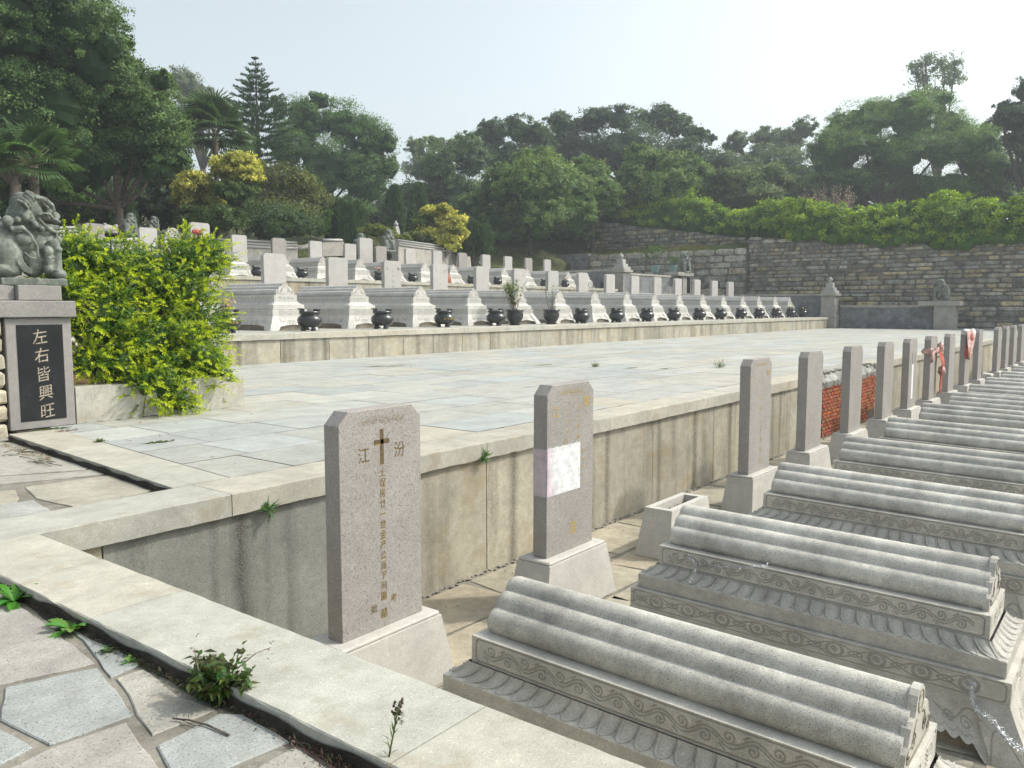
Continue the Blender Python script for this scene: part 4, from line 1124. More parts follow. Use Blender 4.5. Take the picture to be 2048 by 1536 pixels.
# ------------------------------------------------------------------ rubble walls
def rubble_wall(label, along, fixed, a0, a1, z0, topf, seed, cw=(.7, 1.9), chh=(.26, .42), depth=.5, gaps=.04, name='rubble_wall', pal=None):
    """wall face looks toward -x (along 'y') ; stones are separate irregular blocks within one mesh"""
    rg = random.Random(seed); mb = MB(); z = z0; row = 0
    pal = pal or [(1, 1, 1), (.85, .86, .9), (1.1, 1.02, .85), (1.22, 1.08, .8), (.75, .74, .72), (.95, .97, 1.0), (.9, .87, .8)]
    zmax = max(topf(a0), topf(a1), topf((a0+a1)/2))
    while z < zmax:
        h = rg.uniform(*chh); a = a0+rg.uniform(-.6, 0); upright = rg.random() < .08
        while a < a1:
            w = rg.uniform(*cw) if not upright else rg.uniform(.18, .5)
            if z+h*.6 < topf(a+w/2):
                t = tuple(c*rg.uniform(.7, 1.45) for c in (1,))*3; b = rg.choice(pal); t = tuple(t[0]*c for c in b)
                y0, y1 = max(a, a0)+gaps*rg.uniform(.6, 1.6), min(a+w, a1)-gaps*rg.uniform(.6, 1.6)
                if y1-y0 > .08:
                    px = rg.uniform(-.07, .05); zz = z+gaps*rg.uniform(.5, 1.2)
                    n = 8; k = []   # irregular rounded outline
                    cy_, cz_ = (y0+y1)/2, (zz+z+h-gaps*.6)/2; ry, rz = (y1-y0)/2, (z+h-gaps*.6-zz)/2
                    for i in range(12):
                        q = 2*PI*i/12+.26; sx = math.copysign(abs(math.cos(q))**.45, math.cos(q)); sz = math.copysign(abs(math.sin(q))**.5, math.sin(q))
                        k.append((cy_+ry*sx*rg.uniform(.9, 1.02), cz_+rz*sz*rg.uniform(.84, 1.04)))
                    V = [(fixed+.12, p[0], p[1]) for p in k]+[(fixed+px+.03, p[0], p[1]) for p in k]+[(fixed+px+rg.uniform(-.015, .015), cy_+(p[0]-cy_)*.86, cz_+(p[1]-cz_)*.78) for p in k]
                    F = [(i, (i+1) % 12, 12+(i+1) % 12, 12+i) for i in range(12)]+[(12+i, 12+(i+1) % 12, 24+(i+1) % 12, 24+i) for i in range(12)]+[tuple(range(24, 36))]
                    mb.add(V, F, t)
            a += w
        z += h; row += 1
    r = tag(empty(name, (0, 0, 0)), label, 'stone wall'); obj('stones', mb.mesh('stones', MT['rubble']), r)
    mb = MB(); n = 40; V = []; F = []
    for i in range(n+1):
        y = a0+(a1-a0)*i/n; V += [(fixed+.05, y, z0), (fixed+.05, y, topf(y)), (fixed+depth+.6, y, topf(y)), (fixed+depth+.6, y, z0)]
    for i in range(n):
        for k in range(3): F.append((i*4+k, i*4+k+1, (i+1)*4+k+1, (i+1)*4+k))
    F += [(0, 1, 2, 3), (n*4, n*4+1, n*4+2, n*4+3)]
    mb.add(V, F); obj('mortar', mb.mesh('mortar', MT['rmortar']), r)
    return r
XW = 68.
def top1(y): return 6.1+max(0, y-12)*.085
rubble_wall('tall rubble stone wall with a hedge on top at the right end of the cemetery', 'y', XW, -32, 27.3, -.3, top1, 5)
rubble_wall('grey coursed block wall below the grass bank', 'y', XW-.4, 27.3, 43.0, 2.0, lambda y: 6.35+.01*(y-27), 6, (1.2, 2.6), (.5, .62), gaps=.03,
            pal=[(1.0, 1.03, 1.05), (.85, .88, .9), (.9, .9, .88), (1.08, 1.03, .95)])
rubble_wall('rubble wall set back above the grass bank', 'y', 74.5, 24.5, 47.8, 5.5, lambda y: 7.3+(y-26)*.155, 9, (.9, 2.0), (.34, .5))
mb = MB()
for k in range(4): mb.cbox(XW-.5, XW, 43.05, 47.2, 4.2+.62*k, 4.8+.62*k, .02, tone((1.3, 1.3, 1.28), .04))
tag(obj('block_panel', mb.mesh('block_panel', MT['greywall'])), 'smooth pale stone panel at the left of the coursed block wall', 'wall')
rubble_wall('low block wall left of the smooth stone panel', 'y', XW-.3, 47.3, 60, 4.2, lambda y: 6.6+.0*(y), 12, (1.2, 2.4), (.5, .6), gaps=.03,
            pal=[(1.1, 1.1, 1.08), (.95, .96, .95)])
# ------------------------------------------------------------------ terrain
def sstep(x): x = min(1, max(0, x)); return x*x*(3-2*x)
def terr(x, y):
    A = 3.2+.16*max(0, y-41)+max(0, x-30)*.02+2.2*sstep((x-48)/22)*sstep((y-41)/8)
    if x < XW+.1:
        if y < 41.5: return -2.0
        if 53 < x and y < 45: return 2.4
        return A if y > 41.5 else -2
    if y < 27: return top1(y)-.35
    if x < 75.2:
        if y < 47: return 6.25+(x-XW)*.17+.12*math.sin(y*1.3)+.1*math.sin(x*2.1)
        return 6.4+(x-XW)*.17+(y-47)*.12+sstep((y-47)/5)*.4
    if y < 48: return 7.0+(y-26)*.155
    return max(A+1.2, 10.3+(y-48)*.1)
nx, ny = 150, 130
xs = np.concatenate([np.linspace(-60, 66, 84), np.linspace(67.0, 78, 23), np.linspace(80, 240, 43)]); ys = np.concatenate([np.linspace(-60, 25, 40), np.linspace(26, 62, 74), np.linspace(64, 240, 40)])
mb = MB(); V = [(x, y, terr(x, y)+.1*math.sin(x*.7+y*.4)*(1 if terr(x, y) > 0 else 0)) for x in xs for y in ys]
b = len(ys); F = [(i*b+j, (i+1)*b+j, (i+1)*b+j+1, i*b+j+1) for i in range(len(xs)-1) for j in range(b-1)]
mb.add(V, F, smooth=True); struct('hill', mb.mesh('hill', MT['soil']))
# grass on the bank: one uncountable mass
rg = np.random.default_rng(3)
P = []; T = []
n = 26000
gx = rg.uniform(XW+.2, 75, n); gy = rg.uniform(25, 62, n)
n2 = 26000; gx = np.concatenate([gx, rg.uniform(20, 75, n2)]); gy = np.concatenate([gy, rg.uniform(46, 66, n2)])
gz = np.array([terr(a, b_) for a, b_ in zip(gx, gy)])
ok = gz > 2.5; gx, gy, gz = gx[ok], gy[ok], gz[ok]; m = len(gx)
D = np.stack([rg.normal(0, .5, m), rg.normal(0, .5, m), np.ones(m)], 1)
Q = leafquads(np.stack([gx, gy, gz-.02], 1), D, rg.uniform(.12, .4, m), rg.uniform(.06, .14, m), rg)
pt = (np.sin(gx*.8)+np.sin(gy*.7+gx*.3)+rg.normal(0, .6, m))[:, None]; t = 1/(1+np.exp(-pt))
T = np.repeat(np.array([.07, .115, .03])*(1-t)+np.array([.17, .155, .07])*t, 4, 0)
tag(obj('grass', np_mesh('grass', Q, 4, MT['leaf'], T)), 'rough green and straw coloured grass on the bank above the block wall', 'grass', kind='stuff')
# ------------------------------------------------------------------ plaque pillar, guardian lion
PY = 10.88
p = tag(empty('plaque_pillar', (4.46, PY, 0)), 'granite pillar with a black plaque of vertical characters under the guardian lion', 'pillar')
mb = MB(); mb.cbox(-.385, .385, 0, .55, .0, 1.375, .008); obj('shaft', mb.mesh('shaft', MT['frame']), p)
mb = MB(); mb.cbox(-.75, .43, -.06, .62, 1.38, 1.585, .010); obj('cap_slab', mb.mesh('cap_slab', MT['frame']), p)
mb = MB(); mb.cbox(-.21, .30, .02, .52, 1.59, 1.775, .008); mb.cbox(-.9, -.215, .10, .5, 1.59, 1.775, .008, (.55, .55, .57)); obj('plinth', mb.mesh('plinth', MT['frame']), p)
mb = MB(); mb.box(-.262, .275, -.006, 0.001, .10, 1.29); pq = obj('plaque', mb.mesh('plaque', MT['plaque']), p)
me = text_mesh('characters', [(c, .0+.012*i, 1.145-.235*i, .20, .86) for i, c in enumerate('左右皆興旺')], MT['pgold'], -.0085)
for v_ in me.vertices: v_.co.z += v_.co.x*.16; v_.co.x *= 1.06
obj('characters', me, pq)
mb = MB(); rg_ = random.Random(3)
for i in range(2):
    for k in range(7): mb.cbox(3.3+.38*i+rg_.uniform(-.02, .0), 3.66+.38*i+rg_.uniform(0, .02), PY-.02, PY+.5, -.1+.21*k+.012, -.1+.21*(k+1)-.012, .03, tone((1.5, 1.45, 1.35), .15), jit=.012)
w_ = tag(obj('rubble_pier', mb.mesh('rubble_pier', MT['rubble'])), 'rough stone pier at the left edge beside the plaque pillar', 'wall')
mb = MB(); edge_block(mb, 4.87, 7.36, 10.90, 11.32, 0, .475, 'x', (1, 1, 1), jit=.006, step=.1)
tag(obj('low_wall', mb.mesh('low_wall', MT['coping'])), 'low granite kerb wall in front of the golden green shrub', 'wall')
mb = MB(); mb.box(4.9, 6.9, 11.3, 18.4, .0, .30); struct('planting_bed', mb.mesh('planting_bed', MT['earth']))
mb = MB(); mb.cbox(6.9, 7.3, 11.35, 18.4, 0, .46, .01); tag(obj('low_wall', mb.mesh('low_wall', MT['ped'])), 'side kerb wall of the shrub bed running back from the plaza', 'wall')
mb = MB(); mb.box(1.0, 7.2, 18.5, 45, -.1, 2.4); tag(obj('terrace_block', mb.mesh('terrace_block', MT['wall'])), 'stair block behind the guardian lion and shrub', 'wall')
fp = tag(obj('finial_post', finial(0, 0, 0, .75)), 'white ball finial on a post at the left edge behind the lion', 'post'); fp.location = tuple(ony(-4, 478, 13.2)-Vector((0, 0, .62)))
# lion, shaped from overlapping volumes fused by a voxel remesh
def lion_mesh(vox=.012):
    mb = MB()
    def P(cx, cy, d=0.): return (((cx/6.4)-62)*.0059, -d, (575-(cy/6.4+380))*.0063)
    def E(cx, cy, rx, rz, d=0., ry=None): mb.ball(P(cx, cy, d), (rx/6.4*.0059, ry if ry else rx/6.4*.0059, rz/6.4*.0063), 16)
    def T(pts, rad, d=None): mb.tube([P(a[0], a[1], a[2] if len(a) > 2 else 0.) for a in pts], [r/6.4*.006 for r in (rad if hasattr(rad, '__len__') else [rad]*len(pts))], 8)
    for s in (1, -1):
        E(60, 900, 190, 250, s*.10, .15); E(40, 1090, 190, 90, s*.16, .09)        # haunches, hind feet
        T([(600, 700, s*.10), (660, 820, s*.13), (660, 1000, s*.13), (650, 1090, s*.13)], [100, 66, 62, 80])   # forelegs
        E(680, 1125, 95, 65, s*.13, .09); E(665, 810, 72, 46, s*.13, .08); E(690, 680, 55, 60, s*.10, .06)
        E(590, 325, 46, 36, s*.125, .04)                                            # eye
        T([(440, 170, s*.10), (540, 190, s*.15), (620, 250, s*.15), (665, 320, s*.10)], [34, 44, 36, 22])     # heavy brow
        T([(500, 360, s*.16), (590, 362, s*.15), (640, 415, s*.13), (740, 455, s*.08)], [18, 20, 22, 24])        # upper lip fold
        T([(478, 375, s*.165), (455, 440, s*.165), (520, 510, s*.16), (620, 575, s*.13), (700, 590, s*.07)], [18, 22, 24, 26, 24])  # mouth corner and lower lip
        E(420, 330, 90, 80, s*.13, .06)                                              # cheek
        for k in range(4): T([(205+42*k, 215-30*k, s*.15), (275+34*k, 265-26*k, s*.205), (335+22*k, 335-34*k, s*.20)], [16, 22, 10])   # ear blades
        T([(330, 110, s*.10), (380, 140, s*.15), (440, 190, s*.15)], [40, 44, 34])
        for cx, cy, r in ((280, 430, 52), (385, 510, 50), (465, 560, 42), (70, 490, 72), (180, 470, 44)): E(cx, cy, r, r, s*.19, .05)
        T([(100, 600, s*.2), (220, 560, s*.24), (320, 650, s*.23), (400, 790, s*.2), (410, 940, s*.2)], [40, 36, 26, 20, 14])        # drape edge
        for k in range(3): T([(140+30*k, 880+6*k, s*.215), (150+32*k, 1000-8*k, s*.23), (200+24*k, 1090-24*k, s*.235), (320+8*k, 1140-26*k, s*.215)], [12, 15, 15, 9])
        T([(240, 860, s*.2), (300, 930, s*.23), (380, 930, s*.2)], [14, 18, 10]); E(250, 690, 110, 80, s*.20, .05)
    E(240, 700, 230, 230, 0, .20); E(80, 700, 200, 230, 0, .19); E(420, 720, 200, 160, 0, .15); E(580, 700, 120, 130, 0, .13)
    E(300, 400, 200, 190, 0, .19); E(335, 260, 185, 160, 0, .185); E(300, 160, 110, 60, 0, .12); E(400, 140, 80, 40, 0, .11); E(490, 140, 40, 34, 0, .05); E(545, 165, 50, 40, 0, .07)
    T([(430, 230), (560, 265), (670, 345)], [130, 112, 78]); E(705, 368, 62, 52, 0, .085); E(700, 392, 50, 34, .05, .05); E(700, 392, 50, 34, -.05, .05)
    T([(470, 345), (600, 400), (730, 440)], [90, 66, 44]); E(450, 570, 170, 110, 0, .16); E(560, 590, 130, 66, 0, .13); E(650, 578, 80, 46, 0, .10); E(620, 640, 100, 60, 0, .09); E(400, 960, 180, 210, 0, .13)
    E(545, 840, 76, 80, .13, .08); E(550, 960, 66, 90, .12, .075); T([(540, 930, .19), (600, 900, .18)], [20, 16]); E(545, 1060, 80, 66, .12, .08); T([(500, 840, .2), (590, 850, .2)], 9)
    for k in range(6): E(560+30*k, 492+3*k, 10, 16, .10, .02); E(575+28*k, 528+3*k, 9, 12, .10, .02)
    for k in range(5): T([(520, 920+k*34, .19), (600, 918+k*36, .175)], 8)
    mb.cbox(-.42, .32, -.25, .25, -.03, .06, .01)
    me = mb.mesh('body', MT['lion'])
    o = bpy.data.objects.new('tmp', me); COL.objects.link(o)
    m = o.modifiers.new('r', 'REMESH'); m.mode = 'VOXEL'; m.voxel_size = vox; m.use_smooth_shade = True
    s_ = o.modifiers.new('s', 'SMOOTH'); s_.factor = .5; s_.iterations = 2
    r = bpy.data.meshes.new_from_object(o.evaluated_get(bpy.context.evaluated_depsgraph_get())); bpy.data.objects.remove(o)
    r.materials.clear(); r.materials.append(MT['lion']); r.name = 'lion'
    return r
LM = lion_mesh(.010)
def lion(loc, rz, s, label):
    o = obj('guardian_lion', LM); o.location = loc; o.rotation_euler = (0, 0, rz); o.scale = (s,)*3
    return tag(o, label, 'lion statue')
lion((4.55, PY+.30, 1.80), -.12, 1.0, 'large green grey guardian lion on the plaque pillar at the left edge')
LS = lion_mesh(.03); LM = LS
for px, py, sc, yy, lb in ((262, 470, .95, 40, 'small guardian lion behind the shrub, left of its pair'), (309, 466, .8, 43, 'small guardian lion behind the shrub, right of its pair'),
                           (722, 508, 1.15, 39.3, 'guardian lion left of the largest upper gravestone'), (778, 503, 1.25, 39.3, 'guardian lion right of the largest upper gravestone'),
                           (1047, 520, 1.5, 52, 'small guardian lion in front of the grass bank')):
    q = ony(px, py, yy); lion(tuple(q), random.uniform(-.3, .3), sc, lb)
lion((63.2, 30.9, 4.41), PI, 1.55, 'green guardian lion on the black panelled pillar beside the upper grey wall')
lion((63.2, 11.6, 1.95), PI*.6, 1.35, 'green guardian lion on the pillar at the far end of the plaza')
# carved rails, dragon headed balustrades at the back
def rail(label, a, b, h, th, name='carved_rail', cat='balustrade', rolls=3, head=True):
    a, b = Vector(a), Vector(b); d = (b-a); r = tag(empty(name, (0, 0, 0)), label, cat); mb = MB()
    n = Vector((-d.y, d.x, 0)).normalized()*th/2
    V = [a-n, a+n, b+n, b-n]; V2 = [v-Vector((0, 0, h)) for v in V]
    mb.add([tuple(v) for v in V+V2], [(0, 1, 2, 3), (4, 7, 6, 5), (0, 4, 5, 1), (1, 5, 6, 2), (2, 6, 7, 3), (3, 7, 4, 0)])
    obj('wall_panel', mb.mesh('wall_panel', MT['capst']), r)
    mr = MB()
    for k in range(rolls):
        z = .10+.17*k; q = th*.62-.05*k; mr.tube([a+Vector((0, 0, z))-n.normalized()*.03, b+Vector((0, 0, z))-n.normalized()*.03], q, 8, flat=.35)
    obj('moulded_rail', mr.mesh('moulded_rail', MT['finial']), r)
    if head:
        mh = MB(); u = d.normalized(); top = b+Vector((0, 0, .35))
        top = top; mh.tube([b+Vector((0, 0, .2)), b+u*.9+Vector((0, 0, .25)), b+u*1.7+Vector((0, 0, .42)), b+u*2.3+Vector((0, 0, .50)), b+u*2.9+Vector((0, 0, .42))], [.22, .20, .27, .30, .16], 8)
        mh.ball(b+u*2.9+Vector((0, 0, .62)), .16, 8); mh.ball(b+u*2.1+Vector((0, 0, .75)), .15, 8); mh.ball(b+u*2.7+Vector((0, 0, .2)), (.35, .2, .12), 8)
        mh.tube([b+u*1.6+Vector((0, 0, .1)), b+u*2.2+Vector((0, 0, -.3)), b+u*1.6+Vector((0, 0, -.7)), b+u*2.2+Vector((0, 0, -1.0))], [.18, .22, .16, .2], 7)
        mh.v = [tuple(b+(Vector(q)-b)*.68) for q in mh.v]
        obj('dragon_head', mh.mesh('dragon_head', MT['capst']), r)
    return r
rail('long pale balustrade ending in a dragon head, right of the largest gravestone', ony(790, 493, 40.5), ony(948, 512, 45), 3.2, .5)
rail('grey curved balustrade with a dragon head behind the upper gravestones, left', ony(430, 495, 41.5), ony(590, 500, 41.5), 1.4, .5)
rail('pale dragon balustrade beside the guardian lion behind the shrub', ony(60, 478, 40.), ony(150, 474, 40), 1.2, .45)
rail('plain round stone rail behind the shrub, by the small lions', ony(205, 488, 39), ony(285, 483, 39), .9, .5, head=False, rolls=1)
rail('short rounded stone rail left of the middle guardian lion', ony(640, 484, 42), ony(680, 484, 42), .9, .5, head=False, rolls=1)
rail('low rounded stone rail right of the dragon head', ony(1010, 528, 47.5), ony(1100, 527, 47.5), 1.0, .5, head=False, rolls=1)
mb = MB(); mb.cbox(0, 1.6, -.3, .3, 0, .8, .12, jit=.05); o = obj('carved_block', mb.mesh('carved_block', MT['capst'])); o.location = tuple(ony(645, 492, 42.5)-Vector((0, 0, .4))); tag(o, 'rough square stone block left of the largest gravestone', 'stone block')
for i, (px, lb) in enumerate(((792, 'white obelisk marker among low shrubs, left of the yellow shrub'), (840, 'white obelisk marker touching the yellow shrub'))):
    q = ond(px, 476, 68); mb = MB(); mb.cbox(-.42, .42, -.42, .42, -1, .1, .03); mb.cbox(-.30, .30, -.3, .3, .1, .95, .02, top=(.12, .12))
    mb.lathe([(.12, .95), (.2, 1.05), (.2, 1.15), (.1, 1.28), (.03, 1.42), (0, 1.43)], n=10)
    o = obj('obelisk', mb.mesh('obelisk', MT['finial'])); o.location = tuple(q); tag(o, lb, 'obelisk')
q = ond(815, 478, 66); mb = MB(); mb.lathe([(.45, 0), (.42, .3), (.25, .5), (0, .56)], n=14); o = obj('stone_marker', mb.mesh('stone_marker', MT['finial'])); o.location = tuple(q); tag(o, 'low rounded white stone between the two white obelisks', 'stone marker')
for k, px in enumerate((1310, 1345)):
    q = ond(px, 545, 72); mb = MB(); mb.lathe([(.3, 0), (.42, .55), (.44, .6), (.36, .58), (.3, .5), (0, .5)], n=14)
    r = tag(empty('potted_plant', tuple(q)), ('pale teal tub plant on the upper grey wall, left one' if k == 0 else 'pale teal tub plant on the upper grey wall, right one'), 'potted plant')
    obj('tub', mb.mesh('tub', MT['teal']), r)
    Q, T = crown_arrays([(0, 0, 1.5, .8, .8, .9) if k == 0 else (0, 0, 1.0, .4, .4, .5)], 900 if k == 0 else 200, .16, RNG, (.07, .13, .03), (.14, .2, .04), core=False)
    obj('foliage', np_mesh('foliage', Q, 4, MT['leaf'], T), r)

# ------------------------------------------------------------------ cloths, tinsel
def cloth(pts, mat, sd=1, w=.28, fold=.03):
    rg = random.Random(sd); mb = MB(); n = len(pts); V = []; m = 9
    for i, (p, ww) in enumerate(pts):
        p = Vector(p)
        for j in range(m):
            s = (j/(m-1)-.5)*ww; V.append(p+Vector((s*.3, -abs(math.sin(j*2.1+i*.4))*fold*1.2+rg.uniform(-1, 1)*fold*.4, 0))+Vector((s, 0, rg.uniform(-1, 1)*fold*.5)))
    F = [(i*m+j, i*m+j+1, (i+1)*m+j+1, (i+1)*m+j) for i in range(n-1) for j in range(m-1)]
    mb.add(V, F, (1, 1, 1), True)
    mb.t = [(k, k, k) for k in (rg.uniform(.75, 1.25) for _ in mb.v)]
    return mb
def bundle(mb, c, r, sd):
    rg = random.Random(sd); o = len(mb.v); mb.ball(c, r, 12, jit=.22)
    mb.t = mb.t[:o]+[(k, k, k) for k in (rg.uniform(.7, 1.3) for _ in mb.v[o:])]; return mb
x9 = FX[8]; r = tag(empty('cloth_wrap', (x9, 4.54, ZS+.57)), 'faded red cloth tied round a gravestone with a long hanging end', 'cloth')
m1 = MB()
for (dx, dy) in ((-.43, 0), (.43, 0), (0, -.10), (0, .10)):
    for k in range(8): m1.ball((dx if dx else -.4+.1*k, dy if dy else -.09+.02*k, 1.27+random.uniform(-.04, .04)), (.06, .05, .06), 7, jit=.3)
m1.ball((-.30, -.10, 1.15), (.16, .05, .15), 10, jit=.2); obj('band', m1.mesh('band', MT['pinkcloth']), r)
m2 = cloth([((.35, -.12, 1.32), .10), ((.42, -.16, 1.15), .26), ((.46, -.2, .98), .30), ((.50, -.2, .85), .22), ((.46, -.18, .6), .22), ((.45, -.16, .35), .16), ((.45, -.15, .12), .08)], None, 4)
obj('hanging_end', m2.mesh('hanging_end', MT['redcloth']), r)
m3 = MB(); bundle(m3, (.55, -.18, .72), (.17, .09, .12), 2); bundle(m3, (.5, -.14, 1.36), (.14, .08, .13), 5); obj('knot', m3.mesh('knot', MT['pinkcloth']), r)
x11 = FX[10]; r = tag(empty('cloth_wrap', (x11, 4.54, ZS+.57)), 'faded pink net with a red flower draped over the top of a gravestone', 'cloth')
m1 = cloth([((-.10, -.11, 1.72), .7), ((-.12, -.13, 1.5), .86), ((-.22, -.14, 1.25), .72), ((-.34, -.14, 1.0), .36), ((-.36, -.14, .8), .1)], None, 7, fold=.05); obj('net', m1.mesh('net', MT['pinkcloth']), r)
m2 = MB(); bundle(m2, (-.05, -.12, 1.50), (.22, .10, .17), 3); bundle(m2, (-.38, -.12, 1.05), (.10, .08, .22), 8); obj('red_flower', m2.mesh('red_flower', MT['redcloth']), r)
m3 = MB(); bundle(m3, (.3, -.12, 1.56), (.26, .10, .18), 6); bundle(m3, (.1, 0, 1.68), (.40, .12, .06), 9); obj('white_net', m3.mesh('white_net', MT['whitep']), r)
r = tag(empty('red_ribbon', (23.3, 37.4, ZT2-.1)), 'red ribbon rosette with a white net on a stone in front of the big gravestone', 'ribbon')
m1 = MB(); bundle(m1, (-.6, -.3, 2.42), (.3, .2, .12), 3); m1.tube([(-1.0, -.3, 1.6), (-.95, -.3, 2.1), (-.6, -.3, 2.4), (.0, -.3, 2.2), (.2, -.3, 1.7)], .03, 6); obj('ribbon', m1.mesh('ribbon', MT['redcloth']), r)
m1 = MB(); bundle(m1, (-.45, -.25, 1.95), (.42, .25, .36), 5); obj('net', m1.mesh('net', MT['pinkcloth']), r)
def tinsel(path, n, r, label, mat='silver'):
    mb = MB(); path = [Vector(p) for p in path]; seg = [(a, b) for a, b in zip(path[:-1], path[1:])]; tot = sum((b-a).length for a, b in seg)
    mb.tube(path, .0022, 4)
    for a, b in seg:
        for k in range(int(n*(b-a).length/tot)):
            p = a.lerp(b, random.random())+Vector((random.gauss(0, 1), random.gauss(0, 1), random.gauss(0, 1)))*.006; d = Vector((random.gauss(0, 1), random.gauss(0, 1), random.gauss(.2, 1)))
            mb.leaf(p, d, (random.gauss(0, 1), random.gauss(0, 1), 1), r*random.uniform(.5, 1.2), .0035)
    o = obj('tinsel', mb.mesh('tinsel', MT[mat])); return tag(o, label, 'tinsel')
def tp(px, py, X): # a point on tomb 2 side by pixel, with known x
    d = ray(px, py); t = X/d.x; return Vector((X, d.y*t, EYE+d.z*t))
tinsel([tp(1925, 1350, 6.18), tp(1945, 1368, 6.16), tp(1942, 1395, 6.12), tp(1958, 1425, 6.08), tp(1985, 1440, 6.04), tp(2020, 1485, 6.0), tp(2060, 1510, 5.98)], 900, .035, 'silver tinsel garland hanging down the front corner of the second tomb')
tinsel([tp(1378, 1110, 6.33), tp(1392, 1130, 6.32), tp(1386, 1150, 6.26), tp(1382, 1165, 6.22)], 260, .03, 'short tuft of silver tinsel near the head end of the second tomb')
tinsel([tp(1395, 1128, 6.33), tp(1440, 1133, 6.335), tp(1490, 1135, 6.335), tp(1535, 1132, 6.335)], 260, .022, 'thin strand of silver tinsel along the ledge of the second tomb')

# ------------------------------------------------------------------ golden green shrub
rg = np.random.default_rng(21)
YS = 11.75
def sp(px, py, Y=YS): return np.array(ony(px, py, Y))
blobs = []
for px, py, r_, dy in ((150, 520, 60, 0), (230, 560, 85, .2), (330, 580, 95, .2), (390, 530, 70, .1), (200, 640, 85, -.15), (300, 690, 95, -.2), (380, 650, 80, 0),
                       (330, 770, 62, -.85), (395, 725, 62, -.6), (240, 735, 62, -.5), (120, 590, 45, -.4), (430, 740, 34, -.5), (365, 805, 30, -.95), (290, 770, 45, -.85), (180, 720, 40, -.5), (415, 500, 34, 0), (440, 750, 26, -.85)):
    c = sp(px, py, YS+dy); s = r_/FPX*(YS+dy)/.80; blobs.append((*c, s, s*.9, s*.95))
B = np.array(blobs)
n_sh = 2300
bi = rg.choice(len(B), n_sh, p=(B[:, 3]**2)/(B[:, 3]**2).sum())
d = unit(rg.normal(size=(n_sh, 3)))
O = B[bi, :3]+d*B[bi, 3:]*rg.uniform(.35, .95, (n_sh, 1))
keep = np.ones(n_sh, bool)
D = unit(d*.8+np.array([0, -.25, .35])+rg.normal(size=(n_sh, 3))*.35)
Ls = rg.uniform(.16, .34, n_sh)
# a few long arching shoots on the outline
long_ = []
for px, py, dx, dz, ln in ((395, 515, .75, .45, .62), (205, 500, -.75, .55, .50), (410, 560, .8, .25, .5), (150, 565, -1, -.15, .55), (160, 610, -1, -.05, .5), (160, 700, -1, -.1, .45),
                           (350, 480, .2, .9, .3), (420, 640, .9, .1, .3), (330, 800, .6, -.5, .35), (440, 745, .9, .0, .25), (190, 690, -1, .1, .4), (280, 500, -.1, 1, .22), (170, 640, -1, .2, .5),
                           (60, 575, -1, -.0, .25), (120, 545, -1, -.1, .3)):
    o_ = sp(px, py, YS-.55); long_.append((o_, np.array([dx*.8, -dx*.35, dz]), ln))
O = np.concatenate([O, [q[0] for q in long_]]); D = np.concatenate([D, unit(np.array([q[1] for q in long_]))]); Ls = np.concatenate([Ls, [q[2] for q in long_]])
NL = 17; tt = np.linspace(.05, 1, NL)
tone_sh = np.clip(rg.normal(.5, .22, len(O)), 0, 1)
Pl = []; Dl = []; Tl = []; Nl = []; Ll = []
S0 = unit(np.cross(D, np.array([0, 0, 1.]))); U0 = np.cross(S0, D)
for k, t in enumerate(tt):
    base_ = O+D*(Ls*t)[:, None]-np.array([0, 0, 1.])*(Ls*.28*t*t)[:, None]
    for s in (1, -1):
        a = rg.normal(0, .5, len(O))+k*.9
        side = S0*np.cos(a)[:, None]*s+U0*np.sin(a)[:, None]*s
        Pl.append(base_); Dl.append(D*.75+side*.9+rg.normal(size=D.shape)*.15); Nl.append(unit(np.cross(D*.75+side, np.cross(D, side))+rg.normal(size=D.shape)*.35))
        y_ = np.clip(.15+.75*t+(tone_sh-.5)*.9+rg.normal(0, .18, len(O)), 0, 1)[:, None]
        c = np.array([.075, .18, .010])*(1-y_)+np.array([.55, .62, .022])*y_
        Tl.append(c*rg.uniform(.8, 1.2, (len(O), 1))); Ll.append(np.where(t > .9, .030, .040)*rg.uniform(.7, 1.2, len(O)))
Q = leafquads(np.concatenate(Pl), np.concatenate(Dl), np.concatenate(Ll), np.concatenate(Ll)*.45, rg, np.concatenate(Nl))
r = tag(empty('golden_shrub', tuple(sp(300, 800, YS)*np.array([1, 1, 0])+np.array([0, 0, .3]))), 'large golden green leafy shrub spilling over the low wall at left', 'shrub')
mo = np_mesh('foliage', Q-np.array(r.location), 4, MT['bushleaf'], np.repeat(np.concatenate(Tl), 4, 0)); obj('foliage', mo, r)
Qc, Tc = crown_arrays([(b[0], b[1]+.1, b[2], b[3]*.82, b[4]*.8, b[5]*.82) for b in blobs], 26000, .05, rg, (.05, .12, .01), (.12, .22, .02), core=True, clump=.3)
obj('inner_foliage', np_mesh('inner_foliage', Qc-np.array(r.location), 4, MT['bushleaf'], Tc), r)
mb = MB(); rl = np.array(r.location)
for i in range(0, len(O), 6):
    a = O[i]-rl; b_ = a+D[i]*Ls[i]*.55-np.array([0, 0, .28*.3*Ls[i]]); c_ = a+D[i]*Ls[i]-np.array([0, 0, .28*Ls[i]]); mb.tube([a-D[i]*.15, a, b_, c_], [.006, .005, .004, .002], 4)
for i in range(22):
    q = B[i % len(B), :3]-rl; mb.tube([(random.uniform(-.2, .2), random.uniform(-.2, .2), 0), (q[0]*.5, q[1]*.5, q[2]*.55), tuple(q)], [.02, .014, .008], 5)
obj('branches', mb.mesh('branches', MT['bark']), r)

